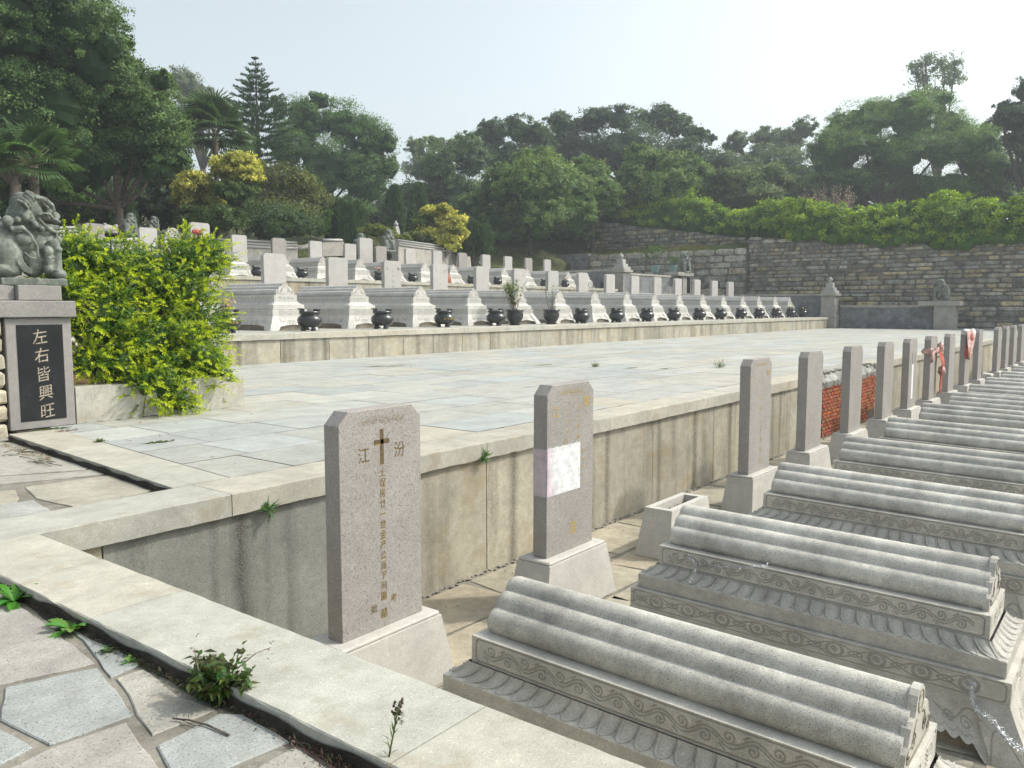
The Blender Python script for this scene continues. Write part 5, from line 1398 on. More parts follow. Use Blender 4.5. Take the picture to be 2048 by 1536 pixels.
# ------------------------------------------------------------------ small weeds in the foreground
def rosette(loc, n, l, w, seed, label, col=(.10, .22, .035), lift=.55, name='weed'):
    rg = random.Random(seed); mb = MB()
    for i in range(n):
        a = 2*PI*i/n*2.4+rg.uniform(-.2, .2); el = rg.uniform(.15, lift*1.8); ll = l*rg.uniform(.6, 1.1); c = tuple(v*rg.uniform(.75, 1.3) for v in col)
        d = Vector((math.cos(a)*math.cos(el), math.sin(a)*math.cos(el), math.sin(el))); s = d.cross(Vector((0, 0, 1))).normalized(); up = s.cross(d)
        pts = []; m = 12
        L_, R_ = [], []
        for k in range(m+1):
            t = k/m; p = d*ll*t-Vector((0, 0, 1))*ll*.35*t*t+up*.0
            wd = w*(math.sin(PI*min(1, t*1.02))**.7)*(.35+.85*t)*(1 if k % 2 else .62)+.003
            L_.append(p+s*wd/2+up*wd*.12); R_.append(p-s*wd/2+up*wd*.12); pts.append(p)
        V = L_+pts+R_; F = []
        for k in range(m):
            F += [(k, k+1, m+1+k+1, m+1+k), (m+1+k, m+1+k+1, 2*m+2+k+1, 2*m+2+k)]
        mb.add(V, F, c)
    o = obj(name, mb.mesh(name, MT['bushleaf'])); o.location = loc; return tag(o, label, 'weed')
rosette(tuple(onz(28, 1205, ZP)), 24, .19, .06, 1, 'serrated green weed at the left edge by the near curb', (.06, .19, .02))
rosette(tuple(onz(143, 1260, ZP)), 22, .165, .065, 2, 'pale green rosette weed beside the near curb, second from left', (.13, .25, .05), .4)
rosette(tuple(onz(258, 1325, ZP)), 9, .055, .022, 3, 'tiny green seedling rosette in the curb joint', (.13, .25, .05), .6)
rosette(tuple(onz(215, 1305, ZP)), 12, .05, .02, 13, 'small dark creeping weed left of the tiny rosette', (.06, .12, .03), .6)
def bushy(loc, seed, h, r_, n, label, col, l=.06, w=.025, name='weed', stems=14, dense=True):
    rg = random.Random(seed); mb = MB(); ms = MB(); t = tag(empty(name, loc), label, 'weed')
    for s in range(stems):
        a = rg.uniform(0, 2*PI); k = rg.uniform(.2, 1); p = Vector((0, 0, 0)); d = Vector((math.cos(a)*k*r_/h*.9, math.sin(a)*k*r_/h*.9, 1)); path = [p.copy()]
        hh = h*rg.uniform(.45, 1)
        for i in range(5):
            d += Vector((rg.uniform(-.25, .25), rg.uniform(-.25, .25), -.08)); p = p+d.normalized()*hh/5; path.append(p.copy())
        ms.tube(path, [.0035, .003, .0028, .0025, .002, .0015], 4)
        for i in range(1, 6):
            for j in range(n):
                dd = Vector((rg.gauss(0, 1), rg.gauss(0, 1), rg.gauss(.1, .5))); c = tuple(v*rg.uniform(.6, 1.4) for v in col)
                mb.leaf(path[i]+Vector((rg.gauss(0, .01), rg.gauss(0, .01), rg.gauss(0, .01))), dd, (rg.gauss(0, .4), rg.gauss(0, .4), 1), l*rg.uniform(.5, 1.2), w, c, .5)
    obj('leaves', mb.mesh('leaves', MT['bushleaf']), t); obj('stems', ms.mesh('stems', MT['stem']), t); return t
bushy(tuple(onz(445, 1400, ZP)), 4, .21, .21, 8, 'leafy dark green weed clump growing from the curb joint, lower left', (.07, .105, .03), .052, .022, stems=34)
mb = MB(); q = onz(445, 1400, ZP)
for pth in (((-.05, 0, .05), (-.10, 0, .17), (-.105, .02, .25)), ((-.06, 0, .05), (-.11, -.02, .15), (-.12, -.02, .22)), ((.05, -.03, .12), (.12, -.06, .17), (.18, -.08, .18))):
    mb.tube(pth, [.003, .002, .0012], 4)
    e = Vector(pth[-1]); [mb.leaf(e+Vector((random.gauss(0, .012),)*3), (random.gauss(0, 1), random.gauss(0, 1), .3), (0, 0, 1), .018, .008) for _ in range(8)]
o = obj('dry_sprig', mb.mesh('dry_sprig', MT['drystem'])); o.location = q; tag(o, 'dry brown sprigs sticking out of the leafy weed clump', 'weed')
# flowering stalk
q = onz(775, 1530, -.03); r = tag(empty('flowering_weed', q), 'upright flowering weed with dark buds at the bottom centre', 'weed')
mb = MB(); path = [Vector(p) for p in ((0, 0, 0), (.010, -.006, .06), (.022, -.012, .12), (.032, -.016, .18), (.040, -.02, .215))]; mb.tube(path, [.004, .0035, .003, .0025, .0015], 5, (1.2, 1.3, 1))
ml = MB()
for k in range(15):
    t = random.uniform(.1, .75); i = int(t*4); p = path[i].lerp(path[i+1], t*4-i); a = random.uniform(0, 6.28); ml.leaf(p, (math.cos(a), math.sin(a), .9), (0, 0, 1), random.uniform(.03, .055), .0055, (.11, .16, .06), .2)
bu = MB()
for k in range(26):
    t = random.uniform(.6, 1); i = min(3, int(t*4)); p = path[i].lerp(path[i+1], t*4-i); a = random.uniform(0, 6.28); e = p+Vector((math.cos(a)*.014, math.sin(a)*.014, random.uniform(.004, .02))); mb.tube([p, e], .001, 3)
    bu.ball(e, (.0042, .0042, .006), 6, (.5, .42, .5) if t > .75 else (.4, .45, .3))
for k in range(3):
    c = path[3]+Vector((.012, -.008, -.03*k+.02))
    for j in range(26): bu.leaf(c, (random.gauss(0, 1), random.gauss(0, 1), random.gauss(.3, 1)), (0, 0, 1), .013, .002, (2.6, 2.2, 1.5))
obj('stalk', mb.mesh('stalk', MT['stem']), r); obj('leaves', ml.mesh('leaves', MT['bushleaf']), r); obj('buds', bu.mesh('buds', MT['bark']), r)
def sprig(loc, seed, label, n=26, l=.08, col=(.05, .13, .03), hang=False):
    rg = random.Random(seed); mb = MB()
    for i in range(n):
        d = Vector((rg.gauss(0, .8), -abs(rg.gauss(.3, .5)), rg.gauss(.2, .8) if not hang else rg.gauss(-.1, .8)))
        mb.leaf(Vector((rg.gauss(0, .012), -.004, rg.gauss(0, .012))), d, (0, -1, .5), l*rg.uniform(.4, 1.1), .012, tuple(v*rg.uniform(.7, 1.4) for v in col), .7)
    o = obj('wall_weed', mb.mesh('wall_weed', MT['bushleaf'])); o.location = loc; return tag(o, label, 'weed')
sprig(tuple(ony(535, 1020, 5.775)), 1, 'dark green grassy weed on the wall joint left of the first gravestone', 40, .13)
sprig(tuple(ony(968, 912, 5.775)), 2, 'small bright green weed on the wall joint between the first two gravestones', 60, .11, (.06, .16, .03), True)
tuft_l = [(1190, 734, .17, 1), (1440, 735, .24, 1), (1262, 736, .05, 0), (1090, 730, .06, 0), (1330, 737, .05, 0), (755, 733, .07, 0), (790, 732, .05, 0), (105, 858, .07, 0), (200, 884, .05, 1), (322, 884, .05, 0)]
tl = ['tall spiky grass tuft on the plaza, left of the tallest one', 'tallest spiky grass tuft on the plaza, right', 'flat green weed patch between the two grass tufts', 'long flat weed patch left of the grass tufts',
      'tiny weed just left of the tallest grass tuft', 'small weed on the plaza near the front terrace, left of two', 'small weed on the plaza near the front terrace, right of two',
      'green weed at the foot of the plaque pillar', 'thin dry grass tuft on the kerb strip', 'flat leafy weed on the plaza in front of the shrub']
for (px, py, h, spiky), lb in zip(tuft_l, tl):
    q = onz(px, py, 0); rg = random.Random(px); mb = MB()
    for i in range(70 if spiky else 60):
        a = rg.uniform(0, 6.28); k = rg.uniform(.1, 1.3) if spiky else rg.uniform(1.5, 4)
        o_ = Vector((rg.gauss(0, .05 if spiky else .16), rg.gauss(0, .04), 0))*(1 if py < 800 else .5)
        mb.leaf(o_, (math.cos(a)*k, math.sin(a)*k, 1), (0, 0, 1), h*rg.uniform(.5, 1.3)*(1 if spiky else 1.2), .012 if spiky else .03, tuple(v*rg.uniform(.6, 1.3) for v in ((.09, .14, .04) if rg.random() < .8 else (.2, .18, .09))), .8)
    o = obj('grass_tuft', mb.mesh('grass_tuft', MT['bushleaf'])); o.location = q; tag(o, lb, 'weed')
# dried debris, moss and twigs
mb = MB(); rg = random.Random(9)
for i in range(420):
    t = rg.random(); px = 60+760*t; py = 1190+345*t+rg.gauss(12, 7); q = onz(px, py, ZP+.004)
    if q.x > 1.785: q.x = 1.78-abs(rg.gauss(0, .02))
    c = rg.choice([(.10, .07, .05), (.14, .09, .07), (.06, .08, .03), (.17, .12, .10)])
    mb.leaf(q+Vector((0, 0, rg.uniform(0, .015))), (rg.gauss(0, 1), rg.gauss(0, 1), rg.uniform(-.1, .8)), (0, 0, 1), rg.uniform(.008, .035), rg.uniform(.002, .008), tuple(v*1.2 for v in c))
for i in range(500):
    t = rg.choice((rg.uniform(.22, .5), rg.uniform(.75, 1.0))); px = 60+760*t; py = 1190+345*t+rg.gauss(16, 9); q = onz(px, py, ZP+.004)
    if q.x > 1.785: q.x = 1.78-abs(rg.gauss(0, .03))
    c = (.05, .09, .025) if t < .6 else (.12, .055, .045)
    mb.leaf(q, (rg.gauss(0, 1), rg.gauss(0, 1), rg.uniform(.2, 1.2)), (0, 0, 1), rg.uniform(.008, .022), .006, c)
tag(obj('moss_and_litter', mb.mesh('moss_and_litter', MT['leaf'])), 'moss and dry litter gathered along the near curb joint', 'moss', kind='stuff')
mb = MB(); mb.tube([onz(345, 1437, ZP+.012), onz(380, 1440, ZP+.014), onz(415, 1450, ZP+.012), onz(458, 1470, ZP+.01)], [.003, .0035, .004, .0045], 6)
mb.tube([onz(355, 1436, ZP+.012), onz(390, 1452, ZP+.012), onz(405, 1449, ZP+.014)], [.0015, .002, .002], 5)
mb.tube([onz(378, 1440, ZP+.012), onz(376, 1425, ZP+.03)], [.0015, .001], 4)
tag(obj('twig', mb.mesh('twig', MT['wood'])), 'dark broken twig lying on the flagstones', 'twig')
mb = MB(); mb.tube([onz(590, 1485, ZP+.01), onz(640, 1490, ZP+.01), onz(680, 1510, ZP+.01), onz(655, 1500, ZP+.012)], .0022, 5)
tag(obj('twig', mb.mesh('twig', MT['drystem'])), 'thin brown twig beside the curb near the flowering weed', 'twig')
mb = MB(); rg = random.Random(2)
for i in range(170):
    px = rg.uniform(0, 100); py = 885+px*.28+rg.gauss(4, 5); q = onz(px, py, ZP+.006); mb.leaf(q, (rg.gauss(0, 1), rg.gauss(0, 1), .2), (0, 0, 1), rg.uniform(.02, .05), .016, tuple(v*rg.uniform(.7, 1.3) for v in (.26, .18, .11)))
for i in range(16):
    px = rg.uniform(-10, 90); py = rg.uniform(880, 930); a = onz(px, py, ZP+.008); b_ = onz(px+rg.uniform(20, 60), py+rg.uniform(-8, 12), ZP+.012); mb.tube([a, a.lerp(b_, .5)+Vector((0, 0, .01)), b_], .003, 4, (.16, .12, .09))
tag(obj('dead_leaves', mb.mesh('dead_leaves', MT['leaf'])), 'dead brown leaves and twigs by the rough stone pier', 'leaf litter', kind='stuff')
mb = MB(); q = onz(135, 862, .004)
for i in range(120): mb.leaf(q+Vector((rg.gauss(0, .07), rg.gauss(0, .03), 0)), (rg.gauss(0, 1), rg.gauss(0, 1), rg.uniform(.1, 1)), (0, 0, 1), rg.uniform(.02, .05), .006, (.22, .10, .08))
tag(obj('dry_weed', mb.mesh('dry_weed', MT['leaf'])), 'reddish dried weed at the foot of the plaque pillar', 'weed')

# ------------------------------------------------------------------ trees
rt = np.random.default_rng(77)
def tree(name, label, cat, blobs, dist, n, leafpx, col, col2, trunk=None, group=None, mat='leaf', sep=.25, **kw):
    """blobs: (px, py, rpx[, rypx, ddist]) in photo pixels at a distance in metres"""
    bl = []
    for b in blobs:
        px, py, r_ = b[:3]; ry = b[3] if len(b) > 3 else r_; dd = b[4] if len(b) > 4 else rt.uniform(-.04, .04)*dist*.5
        c = ond(px, py, (dist+dd)); k = (dist+dd)/FPX; bl.append((c.x, c.y, c.z, r_*k, r_*k, ry*k))
    for b in list(bl):   # smaller lobes break up each mass
        for _ in range(5 if cat == 'tree' else 2):
            d_ = unit(rt.normal(size=3)); d_[2] = abs(d_[2])*.7 if rt.random() < .6 else d_[2]; q_ = rt.uniform(.34, .56)
            bl.append((b[0]+d_[0]*b[3]*.72, b[1]+d_[1]*b[4]*.72, b[2]+d_[2]*b[5]*.72, b[3]*q_, b[4]*q_, b[5]*q_))
    bl = np.array(bl); low = bl[:, 2].min()-bl[bl[:, 2].argmin(), 5]
    bx_, by_ = (ond(trunk[0], 615, dist).xy if trunk else (float(np.average(bl[:, 0], weights=bl[:, 3])), float(np.average(bl[:, 1], weights=bl[:, 3]))))
    g = terr(bx_, by_); 
    if g < -1: g = 0
    root = tag(empty(name, (bx_, by_, g)), label, cat, group); o_ = np.array([bx_, by_, g])
    Q, T = crown_arrays([tuple(b) for b in bl], n, leafpx*dist/FPX*2, rt, col, col2, **kw)
    obj('crown', np_mesh('crown', Q-o_, 4, MT[mat], T*(1.85 if cat == 'tree' else 1.8)), root)
    mb = MB(); H = bl[:, 2].mean()-g; rb = max(.06, .03*H)*(.35 if name in ('wispy_tree', 'yellow_shrub', 'green_shrub') else 1)
    top = Vector((float(bl[:, 0].mean()-bx_), float(bl[:, 1].mean()-by_), float(H)))
    fork = top*.45
    mb.tube([(0, 0, -.4), tuple(fork*.5+Vector((rb*.4, 0, 0))), tuple(fork)], [rb*1.3, rb, rb*.8], 8)
    for b in bl[:9]:
        e = Vector((b[0]-bx_, b[1]-by_, b[2]-g)); mb.tube([tuple(fork*.9), tuple(fork.lerp(e, .5)+Vector((0, 0, -.06*H))), tuple(e), tuple(e+Vector((0, 0, b[5]*.6)))], [rb*.6, rb*.4, rb*.25, rb*.1], 6)
    obj('trunk', mb.mesh('trunk', MT['bark']), root)
    return root
DK1, DK2 = (.020, .046, .014), (.085, .135, .042)
tree('broadleaf_tree', 'huge dark broadleaf tree filling the upper left corner', 'tree', [(-70, 90, 150), (60, 90, 130), (140, 40, 100), (30, 240, 130), (-60, 260, 120), (190, 120, 75), (110, 190, 90)], 38, 85000, 3.2, DK1, DK2, (20,), clump=.17)
tree('broadleaf_tree', 'dark broadleaf tree sloping down right of the corner tree', 'tree', [(215, 200, 90), (290, 190, 58), (235, 110, 36), (280, 270, 85), (190, 310, 80), (330, 250, 34), (110, 330, 70), (320, 330, 46), (20, 370, 60), (325, 165, 22), (225, 45, 18)], 42, 80000, 3.1, DK1, DK2, (240,), clump=.2)
tree('understory_shrub', 'dark shrubs at the foot of the left trees', 'shrub', [(120, 430, 60, 45), (330, 420, 55, 60), (180, 390, 60, 46), (270, 400, 60, 40), (345, 350, 40, 40), (350, 300, 30, 40), (400, 455, 60, 24), (330, 370, 46, 40), (60, 400, 60, 46), (-20, 400, 60, 50), (240, 430, 60, 50), (10, 450, 50, 40), (400, 440, 50, 45), (550, 450, 90, 40), (300, 385, 60, 50)], 50, 52000, 2.6, (.018, .038, .012), (.045, .07, .025))
tree('hazy_tree', 'thin grey green tree far behind the left slope', 'tree', [(372, 175, 26, 36), (405, 195, 26, 40), (350, 160, 15, 22), (425, 205, 15, 20), (390, 240, 50, 40), (450, 225, 28, 18)], 120, 9000, 2.6, (.05, .07, .04), (.09, .11, .06), lw=.4, spread=1.2)
tree('rounded_tree', 'tall round-topped tree right of the norfolk pine', 'tree', [(610, 245, 55, 50), (690, 255, 50, 52), (745, 290, 48, 50), (650, 330, 70, 60), (730, 370, 60, 60), (575, 300, 40, 60), (780, 340, 22, 26), (600, 410, 50, 60), (680, 430, 60, 40), (560, 215, 22, 20), (640, 205, 30, 18)], 82, 52000, 2.2, (.028, .064, .018), (.075, .135, .036), (660,), lw=.4, clump=.24)
tree('rounded_tree', 'small pale round tree between the two taller tree groups', 'tree', [(835, 300, 25, 24), (870, 290, 26, 18), (905, 300, 30, 22), (850, 340, 40, 34)], 120, 9000, 2.3, (.055, .085, .035), (.11, .14, .06), lw=.4)
tree('dark_tree', 'dark tree left of the round mango tree', 'tree', [(885, 340, 45, 50), (940, 320, 45, 48), (850, 400, 50, 50), (800, 440, 50, 40), (920, 400, 50, 60), (780, 420, 30, 40)], 92, 26000, 2.4, (.030, .058, .022), (.07, .11, .038))
tree('dark_tree', 'dark jagged tree behind the round mango tree', 'tree', [(985, 275, 35, 36), (1040, 265, 42, 32), (950, 300, 30, 30), (1015, 320, 60, 40), (1080, 290, 30, 40), (968, 250, 10, 12)], 105, 20000, 2.4, (.030, .056, .028), (.065, .10, .042))
tree('dark_tree', 'broad dark tree with a flat lumpy top at centre right', 'tree', [(1120, 250, 32, 26), (1185, 245, 38, 28), (1240, 240, 40, 28), (1310, 245, 42, 32), (1350, 255, 34, 30), (1250, 300, 90, 50), (1390, 275, 26, 22), (1130, 300, 50, 50), (1360, 320, 60, 40), (1420, 280, 12, 12)], 108, 44000, 2.3, (.026, .050, .026), (.056, .088, .040))
MG1, MG2 = (.034, .078, .014), (.125, .165, .05)
tree('mango_tree', 'big round mango tree with pale leaf tips at centre', 'tree', [(1070, 370, 68, 60), (1010, 380, 55, 50), (1130, 390, 60, 58), (1075, 330, 48, 28), (1000, 430, 45, 40), (1080, 430, 70, 45), (1160, 430, 40, 38), (950, 415, 34, 28)], 78, 40000, 2.9, MG1, MG2, clump=.2)
tree('mango_tree', 'green mango tree just right of the big round one', 'tree', [(1180, 360, 40, 36), (1205, 400, 36, 40), (1165, 335, 25, 22)], 84, 12000, 2.7, (.045, .09, .018), (.11, .16, .045))
tree('mango_tree', 'mango tree in front of the flat-topped dark tree', 'tree', [(1290, 330, 42, 34), (1350, 340, 48, 36), (1400, 370, 40, 40), (1265, 370, 38, 40), (1320, 385, 70, 40), (1275, 305, 22, 16)], 86, 30000, 2.8, MG1, MG2, clump=.2)
tree('mango_tree', 'lower dull green tree right of the mango trees', 'tree', [(1460, 365, 44, 36), (1510, 370, 45, 36), (1555, 360, 40, 32), (1490, 395, 70, 30), (1440, 395, 40, 30)], 88, 20000, 2.7, (.040, .068, .022), (.10, .125, .045))
tree('hazy_tree', 'pale airy tree in the gap left of the large right tree', 'tree', [(1480, 285, 26, 20), (1530, 280, 32, 22), (1570, 290, 36, 30), (1610, 260, 22, 24), (1545, 320, 60, 30), (1460, 300, 18, 14)], 125, 14000, 2.6, (.05, .075, .04), (.095, .12, .06), lw=.4)
tree('hazy_tree', 'dark low trees filling the gap at centre right', 'tree', [(1430, 330, 50, 28), (1480, 335, 40, 24), (1580, 370, 60, 40), (1560, 330, 40, 30), (1210, 330, 40, 30), (1640, 370, 60, 40)], 112, 16000, 2.6, (.032, .055, .026), (.07, .10, .04))
W1, W2 = (.034, .082, .014), (.11, .175, .035)
tree('willow_leaf_tree', 'large soft green tree behind the hedge at right', 'tree', [(1720, 255, 62, 52), (1680, 300, 60, 50), (1760, 220, 42, 24), (1820, 240, 60, 46), (1860, 210, 50, 32), (1790, 320, 80, 60), (1890, 290, 70, 60), (1700, 370, 80, 45), (1850, 380, 100, 40), (1650, 320, 40, 40)], 92, 64000, 1.9, W1, W2, (1760,), lw=.35, clump=.28, droop=.35)
tree('willow_leaf_tree', 'soft green tree drooping at the right, beside the dark edge tree', 'tree', [(1950, 310, 60, 60), (1990, 350, 50, 60), (1930, 380, 70, 40), (2020, 400, 40, 30), (1975, 265, 30, 22)], 88, 26000, 1.9, W1, W2, lw=.35, clump=.28, droop=.35)
tree('wispy_tree', 'tall wispy tree with open top above the right trees', 'tree', [(1850, 130, 26, 20), (1890, 140, 26, 22), (1870, 165, 34, 22), (1905, 165, 22, 20), (1832, 150, 14, 10), (1845, 185, 20, 10), (1910, 135, 16, 12)], 118, 4600, 2.8, (.06, .085, .05), (.10, .13, .07), (1875,), core=False, lw=.5, clump=.5, spread=1.2)
tree('dark_edge_tree', 'very dark tree cut off by the right edge', 'tree', [(2060, 180, 34, 40), (2040, 240, 50, 32), (2020, 215, 24, 14), (2070, 290, 60, 50), (2080, 360, 60, 60), (2110, 210, 60, 60), (2000, 225, 16, 8)], 80, 20000, 2.6, (.020, .038, .018), (.045, .068, .03))
tree('bronze_green_shrub', 'large rounded bronze green shrub above the upper gravestones', 'shrub', [(575, 390, 62, 50), (520, 400, 50, 50), (620, 420, 40, 50), (560, 440, 80, 40), (530, 350, 34, 26), (600, 365, 30, 22)], 60, 34000, 2.5, (.030, .042, .010), (.095, .11, .022), clump=.3)
YL1, YL2 = (.13, .14, .02), (.42, .39, .10)
tree('yellow_shrub', 'yellow variegated shrub, lower left of the pair', 'shrub', [(390, 370, 34, 28), (415, 392, 38, 32), (375, 400, 28, 26), (420, 420, 24, 18)], 48, 9000, 3.2, YL1, YL2, core=True, clump=.3)
tree('yellow_shrub', 'yellow variegated shrub, upper right of the pair', 'shrub', [(440, 332, 24, 16), (482, 332, 34, 26), (500, 350, 24, 22), (455, 352, 28, 20)], 48, 8000, 3.2, YL1, YL2, clump=.3)
tree('green_shrub', 'dark green foliage under the yellow shrubs', 'shrub', [(475, 395, 36, 36), (440, 440, 50, 30), (400, 445, 50, 22), (452, 385, 24, 24), (500, 385, 20, 20), (380, 430, 30, 20)], 47, 11000, 2.8, (.025, .05, .012), (.06, .09, .02))
tree('yellow_shrub', 'round yellow variegated shrub standing alone at centre', 'shrub', [(878, 440, 26, 24), (908, 452, 22, 26), (893, 482, 28, 18), (862, 428, 20, 16), (905, 492, 16, 12), (890, 420, 14, 12), (868, 465, 26, 22), (922, 470, 12, 16)], 62, 12000, 3.0, YL1, YL2, clump=.3)
tree('green_shrub', 'green side of the lone yellow shrub', 'shrub', [(846, 458, 26, 28), (860, 490, 30, 20), (880, 500, 30, 12)], 63, 5000, 2.8, (.035, .065, .015), (.09, .12, .03))
tree('low_hedge', 'low yellow green hedge left of the white obelisks', 'hedge', [(725, 466, 16, 12), (750, 464, 18, 14), (775, 468, 16, 12), (800, 478, 20, 9), (830, 474, 16, 10)], 60, 5000, 2.6, (.06, .085, .015), (.13, .15, .03))
tree('understory_shrub', 'dark undergrowth under the mango trees', 'shrub', [(820, 450, 50, 30), (880, 470, 40, 22), (960, 455, 50, 34), (1040, 460, 60, 30), (1110, 455, 60, 34), (1180, 440, 50, 40), (740, 440, 60, 36), (1000, 480, 50, 18), (640, 450, 60, 34)], 90, 26000, 2.6, (.020, .040, .014), (.045, .075, .022))
tree('understory_shrub', 'dark undergrowth behind the hedge at right', 'shrub', [(1250, 405, 60, 36), (1340, 405, 60, 36), (1430, 410, 60, 36), (1520, 405, 60, 36), (1610, 400, 60, 40), (1700, 400, 60, 44), (1790, 400, 60, 44), (1880, 400, 60, 44), (1970, 410, 60, 44), (2060, 410, 60, 44)], 96, 30000, 2.6, (.024, .044, .016), (.05, .08, .026))
tree('green_shrub', 'bright green shrub beside the dark cypresses', 'shrub', [(660, 440, 18, 28), (655, 465, 18, 18)], 60, 3000, 2.8, (.05, .11, .02), (.09, .17, .03))
tree('green_shrub', 'green bushes on the slope left of the rubble wall', 'shrub', [(1080, 468, 50, 16), (1130, 465, 40, 18), (1165, 455, 26, 22), (1030, 478, 50, 14), (980, 480, 40, 14), (1180, 475, 20, 10)], 84, 12000, 2.6, (.030, .062, .015), (.06, .11, .028))
tree('green_shrub', 'light green bushes behind the lion at left', 'shrub', [(155, 400, 34, 34), (180, 430, 30, 26), (130, 380, 20, 20), (90, 440, 30, 26), (20, 410, 30, 20)], 46, 9000, 2.8, (.05, .095, .02), (.10, .17, .04))
# fine-leaved upright conifers
def conifer(px, py0, py1, wpx, dist, label, n=2600):
    a, b_ = ond(px, py1, dist), ond(px, py0, dist); h = b_.z-a.z; g = terr(a.x, a.y); g = g if g > -1 else 0; H = b_.z-g; W = wpx/FPX*dist/2
    root = tag(empty('cypress', (a.x, a.y, g)), label, 'cypress', 'upright dark cypresses')
    z0 = max(0., a.z-g-.3*h); tt = rt.random(n)**.8; ang = rt.uniform(0, 2*PI, n); lob = 1+.3*np.sin(ang*4+rt.integers(0, 5)+tt*2)
    R_ = W*lob*np.sqrt(np.clip(1-tt**1.8, 0, 1))*rt.uniform(.65, 1.05, n); P = np.stack([R_*np.cos(ang), R_*np.sin(ang), z0+(H-z0)*tt], 1)
    D = np.stack([np.cos(ang)*.35, np.sin(ang)*.35, np.ones(n)], 1)+rt.normal(size=(n, 3))*.25
    Q = leafquads(P, D, dist/FPX*13*rt.uniform(.6, 1.2, n), dist/FPX*3.2, rt); t = np.clip(rt.normal(.45, .3, n)+.25*np.sin(ang*4), 0, 1)[:, None]
    T = np.repeat(np.array([.022, .044, .018])*(1-t)+np.array([.05, .085, .03])*t, 4, 0)
    obj('crown', np_mesh('crown', Q, 4, MT['leaf'], T*1.7), root)
    mb = MB(); mb.tube([(0, 0, -.3), (0, 0, z0+.2*h), (0, 0, H*.9)], [W*.2, W*.62, W*.1], 8, (.9, 1, .8)); obj('trunk', mb.mesh('trunk', MT['bark']), root)
for a in ((68, 345, 450, 40, 44, 'tall dark cypress behind the lion head'), (92, 360, 450, 30, 44, 'cypress just right of the one behind the lion head'), (215, 392, 460, 44, 46, 'broad cypress above the shrub, left of its twin'),
          (250, 384, 460, 50, 46, 'broad cypress above the shrub, right of its twin'), (682, 408, 482, 30, 59, 'dark cypress left of the low hedge, left one of three'), (700, 415, 482, 26, 59, 'dark cypress left of the low hedge, middle one of three'),
          (715, 412, 480, 24, 60, 'dark cypress left of the low hedge, right one of three'), (790, 380, 450, 36, 72, 'tall cypress on the slope behind the obelisks, left'), (838, 376, 450, 40, 74, 'tall cypress on the slope behind the obelisks, right'),
          (925, 455, 500, 24, 64, 'small cypress right of the lone yellow shrub, left one'), (948, 450, 500, 26, 64, 'small cypress right of the lone yellow shrub, middle one'), (968, 458, 500, 24, 64, 'small cypress right of the lone yellow shrub, right one')): conifer(*a)
# norfolk pine
def norfolk():
    dist = 66; base_ = ond(520, 470, dist); top = ond(523, 124, dist); g = terr(base_.x, base_.y); H = top.z-g; k = dist/FPX
    root = tag(empty('norfolk_pine', (base_.x, base_.y, g)), 'norfolk pine with tiered branches rising against the sky', 'pine')
    mb = MB(); mb.tube([(0, 0, -.3), (0, 0, H*.5), (.05, 0, H)], [.22, .13, .03], 8); obj('trunk', mb.mesh('trunk', MT['bark']), root)
    P = []; D = []; Lg = []; rg = np.random.default_rng(4)
    z = H-.15; w = .18; tier = 0
    while z > H*.30:
        nb = 6; ph = rg.uniform(0, 6.28)
        for b_ in range(nb):
            a = ph+2*PI*b_/nb+rg.uniform(-.15, .15); ln = w*rg.uniform(.9, 1.1)
            m = max(4, int(ln/.10))
            for s in np.linspace(.08, 1, m):
                c = np.array([math.cos(a)*ln*s, math.sin(a)*ln*s, z+ln*.18*s*s+.0])
                for q in range(6):
                    sd = rg.choice([-1, 1]); dd = np.array([math.cos(a)*.5-sd*math.sin(a)*.65, math.sin(a)*.5+sd*math.cos(a)*.65, .50])+rg.normal(0, .12, 3)
                    P.append(c+rg.normal(0, .03, 3)); D.append(dd); Lg.append((.18+.40*min(1, ln/2.0)*(1.1-.6*s))*rg.uniform(.7, 1.1))
        tier += 1; z -= .50 if tier < 6 else .62; w = min(2.9, w+.27+(.08 if tier > 3 else 0))
    P, D, Lg = np.array(P), np.array(D), np.array(Lg); Q = leafquads(P, D, Lg, .06+.03*Lg, rg)
    T = np.repeat(np.array([.035, .07, .036])*rg.uniform(.6, 1.8, (len(P), 1)), 4, 0); obj('branches', np_mesh('branches', Q, 4, MT['leaf'], T), root)
norfolk()
